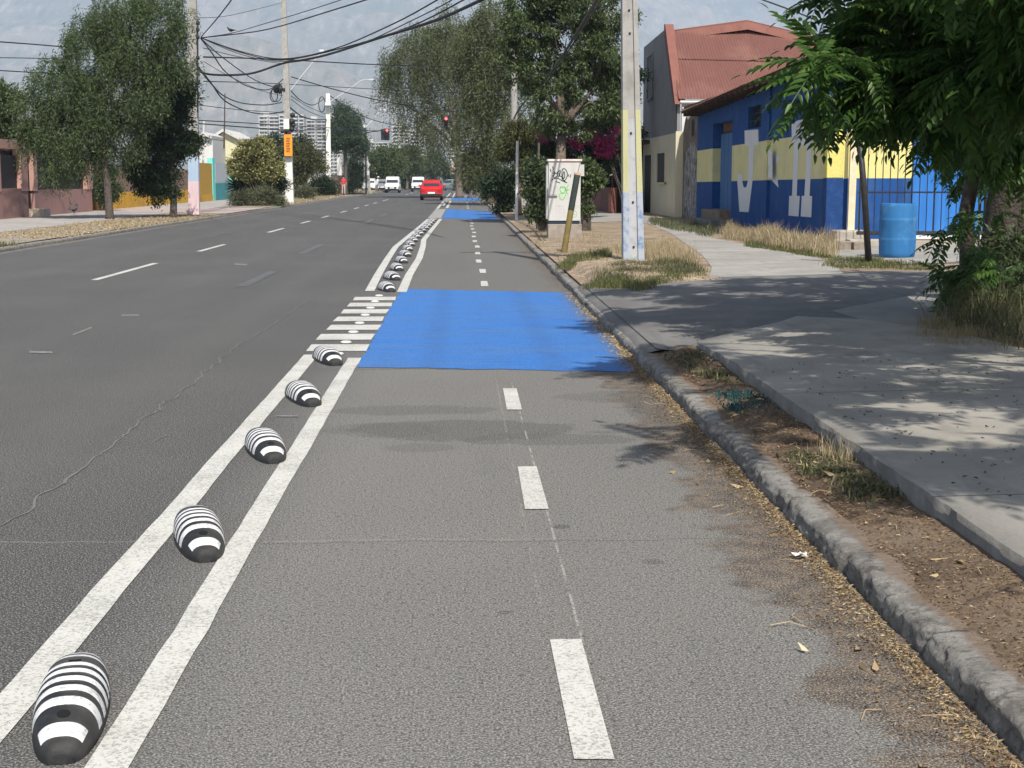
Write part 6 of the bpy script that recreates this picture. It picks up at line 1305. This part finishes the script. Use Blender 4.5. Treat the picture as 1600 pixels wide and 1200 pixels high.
wire('cable just above the bird, lower of the upper pair', [(314, 59, 60.5), (395, 50, 64), (441, 40, 62), (510, 19, 54), (590, -6, 48)], .024)
wire('upper cable of the pair that leaves the left pole beside the bird', [(314, 59, 60.5), (361, 52, 64), (400, 41, 64), (480, 17, 56), (550, -6, 48)], .016)
wire('steep straight guy cable from the left pole to the top edge', [(314, 58, 60.5), (340, 28, 52), (366, -6, 44)], .02)
wire('thin wire high between the left pole and the bannered pole', [(305, 28, 60.5), (360, 24, 70), (441, 4, 88)], .012)
wire('nearly level cable from the left pole to the right-hand trees', [(318, 89, 60.5), (440, 93, 75), (590, 101, 90), (720, 104, 95), (800, 106, 80)], .03)
wire('lower level cable running right past the bannered pole', [(318, 127, 60.5), (440, 131, 88), (600, 140, 100), (800, 150, 78)], .02)
wire('cable falling from the bannered pole across toward the far right trees', [(455, 120, 88), (520, 139, 92), (594, 157, 98), (690, 172, 100), (800, 180, 90)], .03)
wire('cable dropping from the slim white pole down to the traffic light', [(516, 150, 128), (560, 178, 135), (600, 192, 145), (650, 200, 150)], .035)
wire('deepest looping cable from the left pole to the cable bracket', [(314, 60, 60.5), (332, 84, 66), (352, 112, 72), (385, 134, 80), (420, 140, 86), (444, 122, 88)], .028)
wire('looping cable that meets the bannered pole at its coils', [(316, 62, 60.5), (348, 90, 68), (400, 126, 80), (436, 138, 88)], .026)
wire('slack cable low between the left pole and the bannered pole', [(308, 104, 60.4), (332, 133, 61.5), (350, 150, 68), (378, 161, 78), (415, 164, 84), (440, 160, 88)], .028)
wire('lowest slack cable of the bundle, ending under the coils', [(308, 102, 60.4), (330, 130, 61.5), (352, 158, 68), (390, 175, 78), (420, 178, 84), (444, 174, 88)], .03)
wire('thin slack wire below the level cable', [(318, 75, 60.5), (370, 88, 72), (430, 98, 84), (444, 99, 88)], .016)
wire('thin wire crossing the loops near the left pole', [(318, 96, 60.5), (360, 120, 72), (410, 142, 84), (444, 150, 88)], .014)
wire('thin level wire low in front of the hazy mountain', [(310, 164, 60.5), (380, 172, 75), (442, 176, 88)], .016)
wire('upper of the low level wires crossing over the pale yellow gable', [(310, 188, 90), (400, 193, 100), (500, 199, 120), (620, 206, 150)], .03)
wire('lower of the low level wires crossing over the pale yellow gable', [(310, 193, 90), (400, 200, 100), (450, 203, 110), (570, 203, 150)], .035)
wire('slack cable from the coils toward the slim white pole', [(453, 140, 88), (470, 157, 100), (490, 164, 112), (508, 153, 128)], .03)
wire('lower slack cable bundle between the two white-painted poles', [(453, 168, 88), (472, 182, 100), (492, 187, 112), (510, 187, 128)], .045)
wire('fine wire between the two white-painted poles', [(455, 155, 88), (480, 173, 108), (508, 184, 128)], .02)
wire('second fine wire between the two white-painted poles', [(455, 150, 88), (480, 166, 108), (508, 178, 128)], .02)
wire('wire from the slim white pole to the leaning pole', [(516, 187, 128), (545, 192, 140), (570, 186, 157)], .03)
wire('highest of the three wires at the left edge', [(-20, 64, 50), (50, 69, 55), (110, 74, 58), (305, 90, 60.5)], .022)
wire('middle thin wire at the left edge', [(-20, 90, 50), (95, 92, 56), (305, 100, 60.5)], .014)
wire('lowest of the three wires at the left edge', [(-20, 109, 50), (65, 114, 55), (305, 128, 60.5)], .018)
wire('dark cable bundle slanting down through the big leafy tree', [(938, -10, 30), (905, 45, 38), (860, 115, 46), (815, 165, 58), (803, 185, 66)], .035)
wire('thin cable slanting beside the bundle in the big leafy tree', [(946, -10, 30), (912, 42, 38), (850, 135, 50), (785, 215, 80)], .02)
wire('thin cable pair across the top right corner', [(1170, -8, 24), (1215, 8, 24), (1262, 26, 24), (1330, 55, 24), (1430, 100, 24)], .012)

# ================================================================== MOUNTAIN AND HAZE
def mountain():
    nx, ny = 420, 220; V = []
    for j in range(ny):
        y = 3000+5200*j/(ny-1)
        for i in range(nx):
            x = -4200+8400*i/(nx-1); t = min(1, max(0, (y-3300)/4000)); u = x/y
            ridge = 1180 if u < .05 else 1180-330*min(1, (u-.05)/.13)
            z = t**1.25*ridge
            q = Vector((x/1500+y/5000, y/2600, 0)); f = mnoise.ridged_multi_fractal(q, .9, 2.1, 7, 1.0, 2.0)-1.1; h = mnoise.fractal(q*9, 1, 2, 4)
            z += t*(1-t*.55)*f*300+h*30*(.2+t*(1-t)*2.5)
            z += 235*math.exp(-((x+560)/380)**2-((y-3900)/400)**2)+120*math.exp(-((x+1000)/400)**2-((y-3800)/400)**2)
            V.append((x, y, z-12 if t > 0 else -12))
    F = [(j*nx+i, j*nx+i+1, (j+1)*nx+i+1, (j+1)*nx+i) for j in range(ny-1) for i in range(nx-1)]
    a = NT('mountain_rock'); g = a.noise(.0016, 8, .65); h = a.noise(.03, 9, .75, stretch=(1, .22, .5))
    base = a.mix(a.ss(g, .4, .62), (.12, .12, .085), (.21, .18, .14)); base = a.mix(a.math('MULTIPLY', a.ss(h, .52, .64), .55), base, (.38, .33, .27)); base = a.mix(a.math('MULTIPLY', a.ss(h, .48, .38), .6), base, (.06, .07, .045)); a.color(base); m = a.done(.95, .1)
    o = npmesh('mountain', V, F, m, smooth=True); o['kind'] = 'structure'
mountain()
HZ = bpy.data.materials.new('haze_air'); HZ.use_nodes = True; hn = HZ.node_tree.nodes; hn.remove(hn['Principled BSDF']); pv = hn.new('ShaderNodeVolumePrincipled')
pv.inputs['Color'].default_value = (.60, .76, 1.0, 1); pv.inputs['Density'].default_value = 1.25e-4; pv.inputs['Anisotropy'].default_value = -.25
HZ.node_tree.links.new(pv.outputs[0], hn['Material Output'].inputs['Volume'])
mb = MB(); mb.box(-9200, -100, -13.5, 9200, 11200, 1750, HZ); hz = mb.build('haze'); tag(hz, 'pale blue summer haze filling the valley up to the mountain', 'haze', kind='stuff')
for o in bpy.data.objects:
    if '_l' in o: del o['_l']
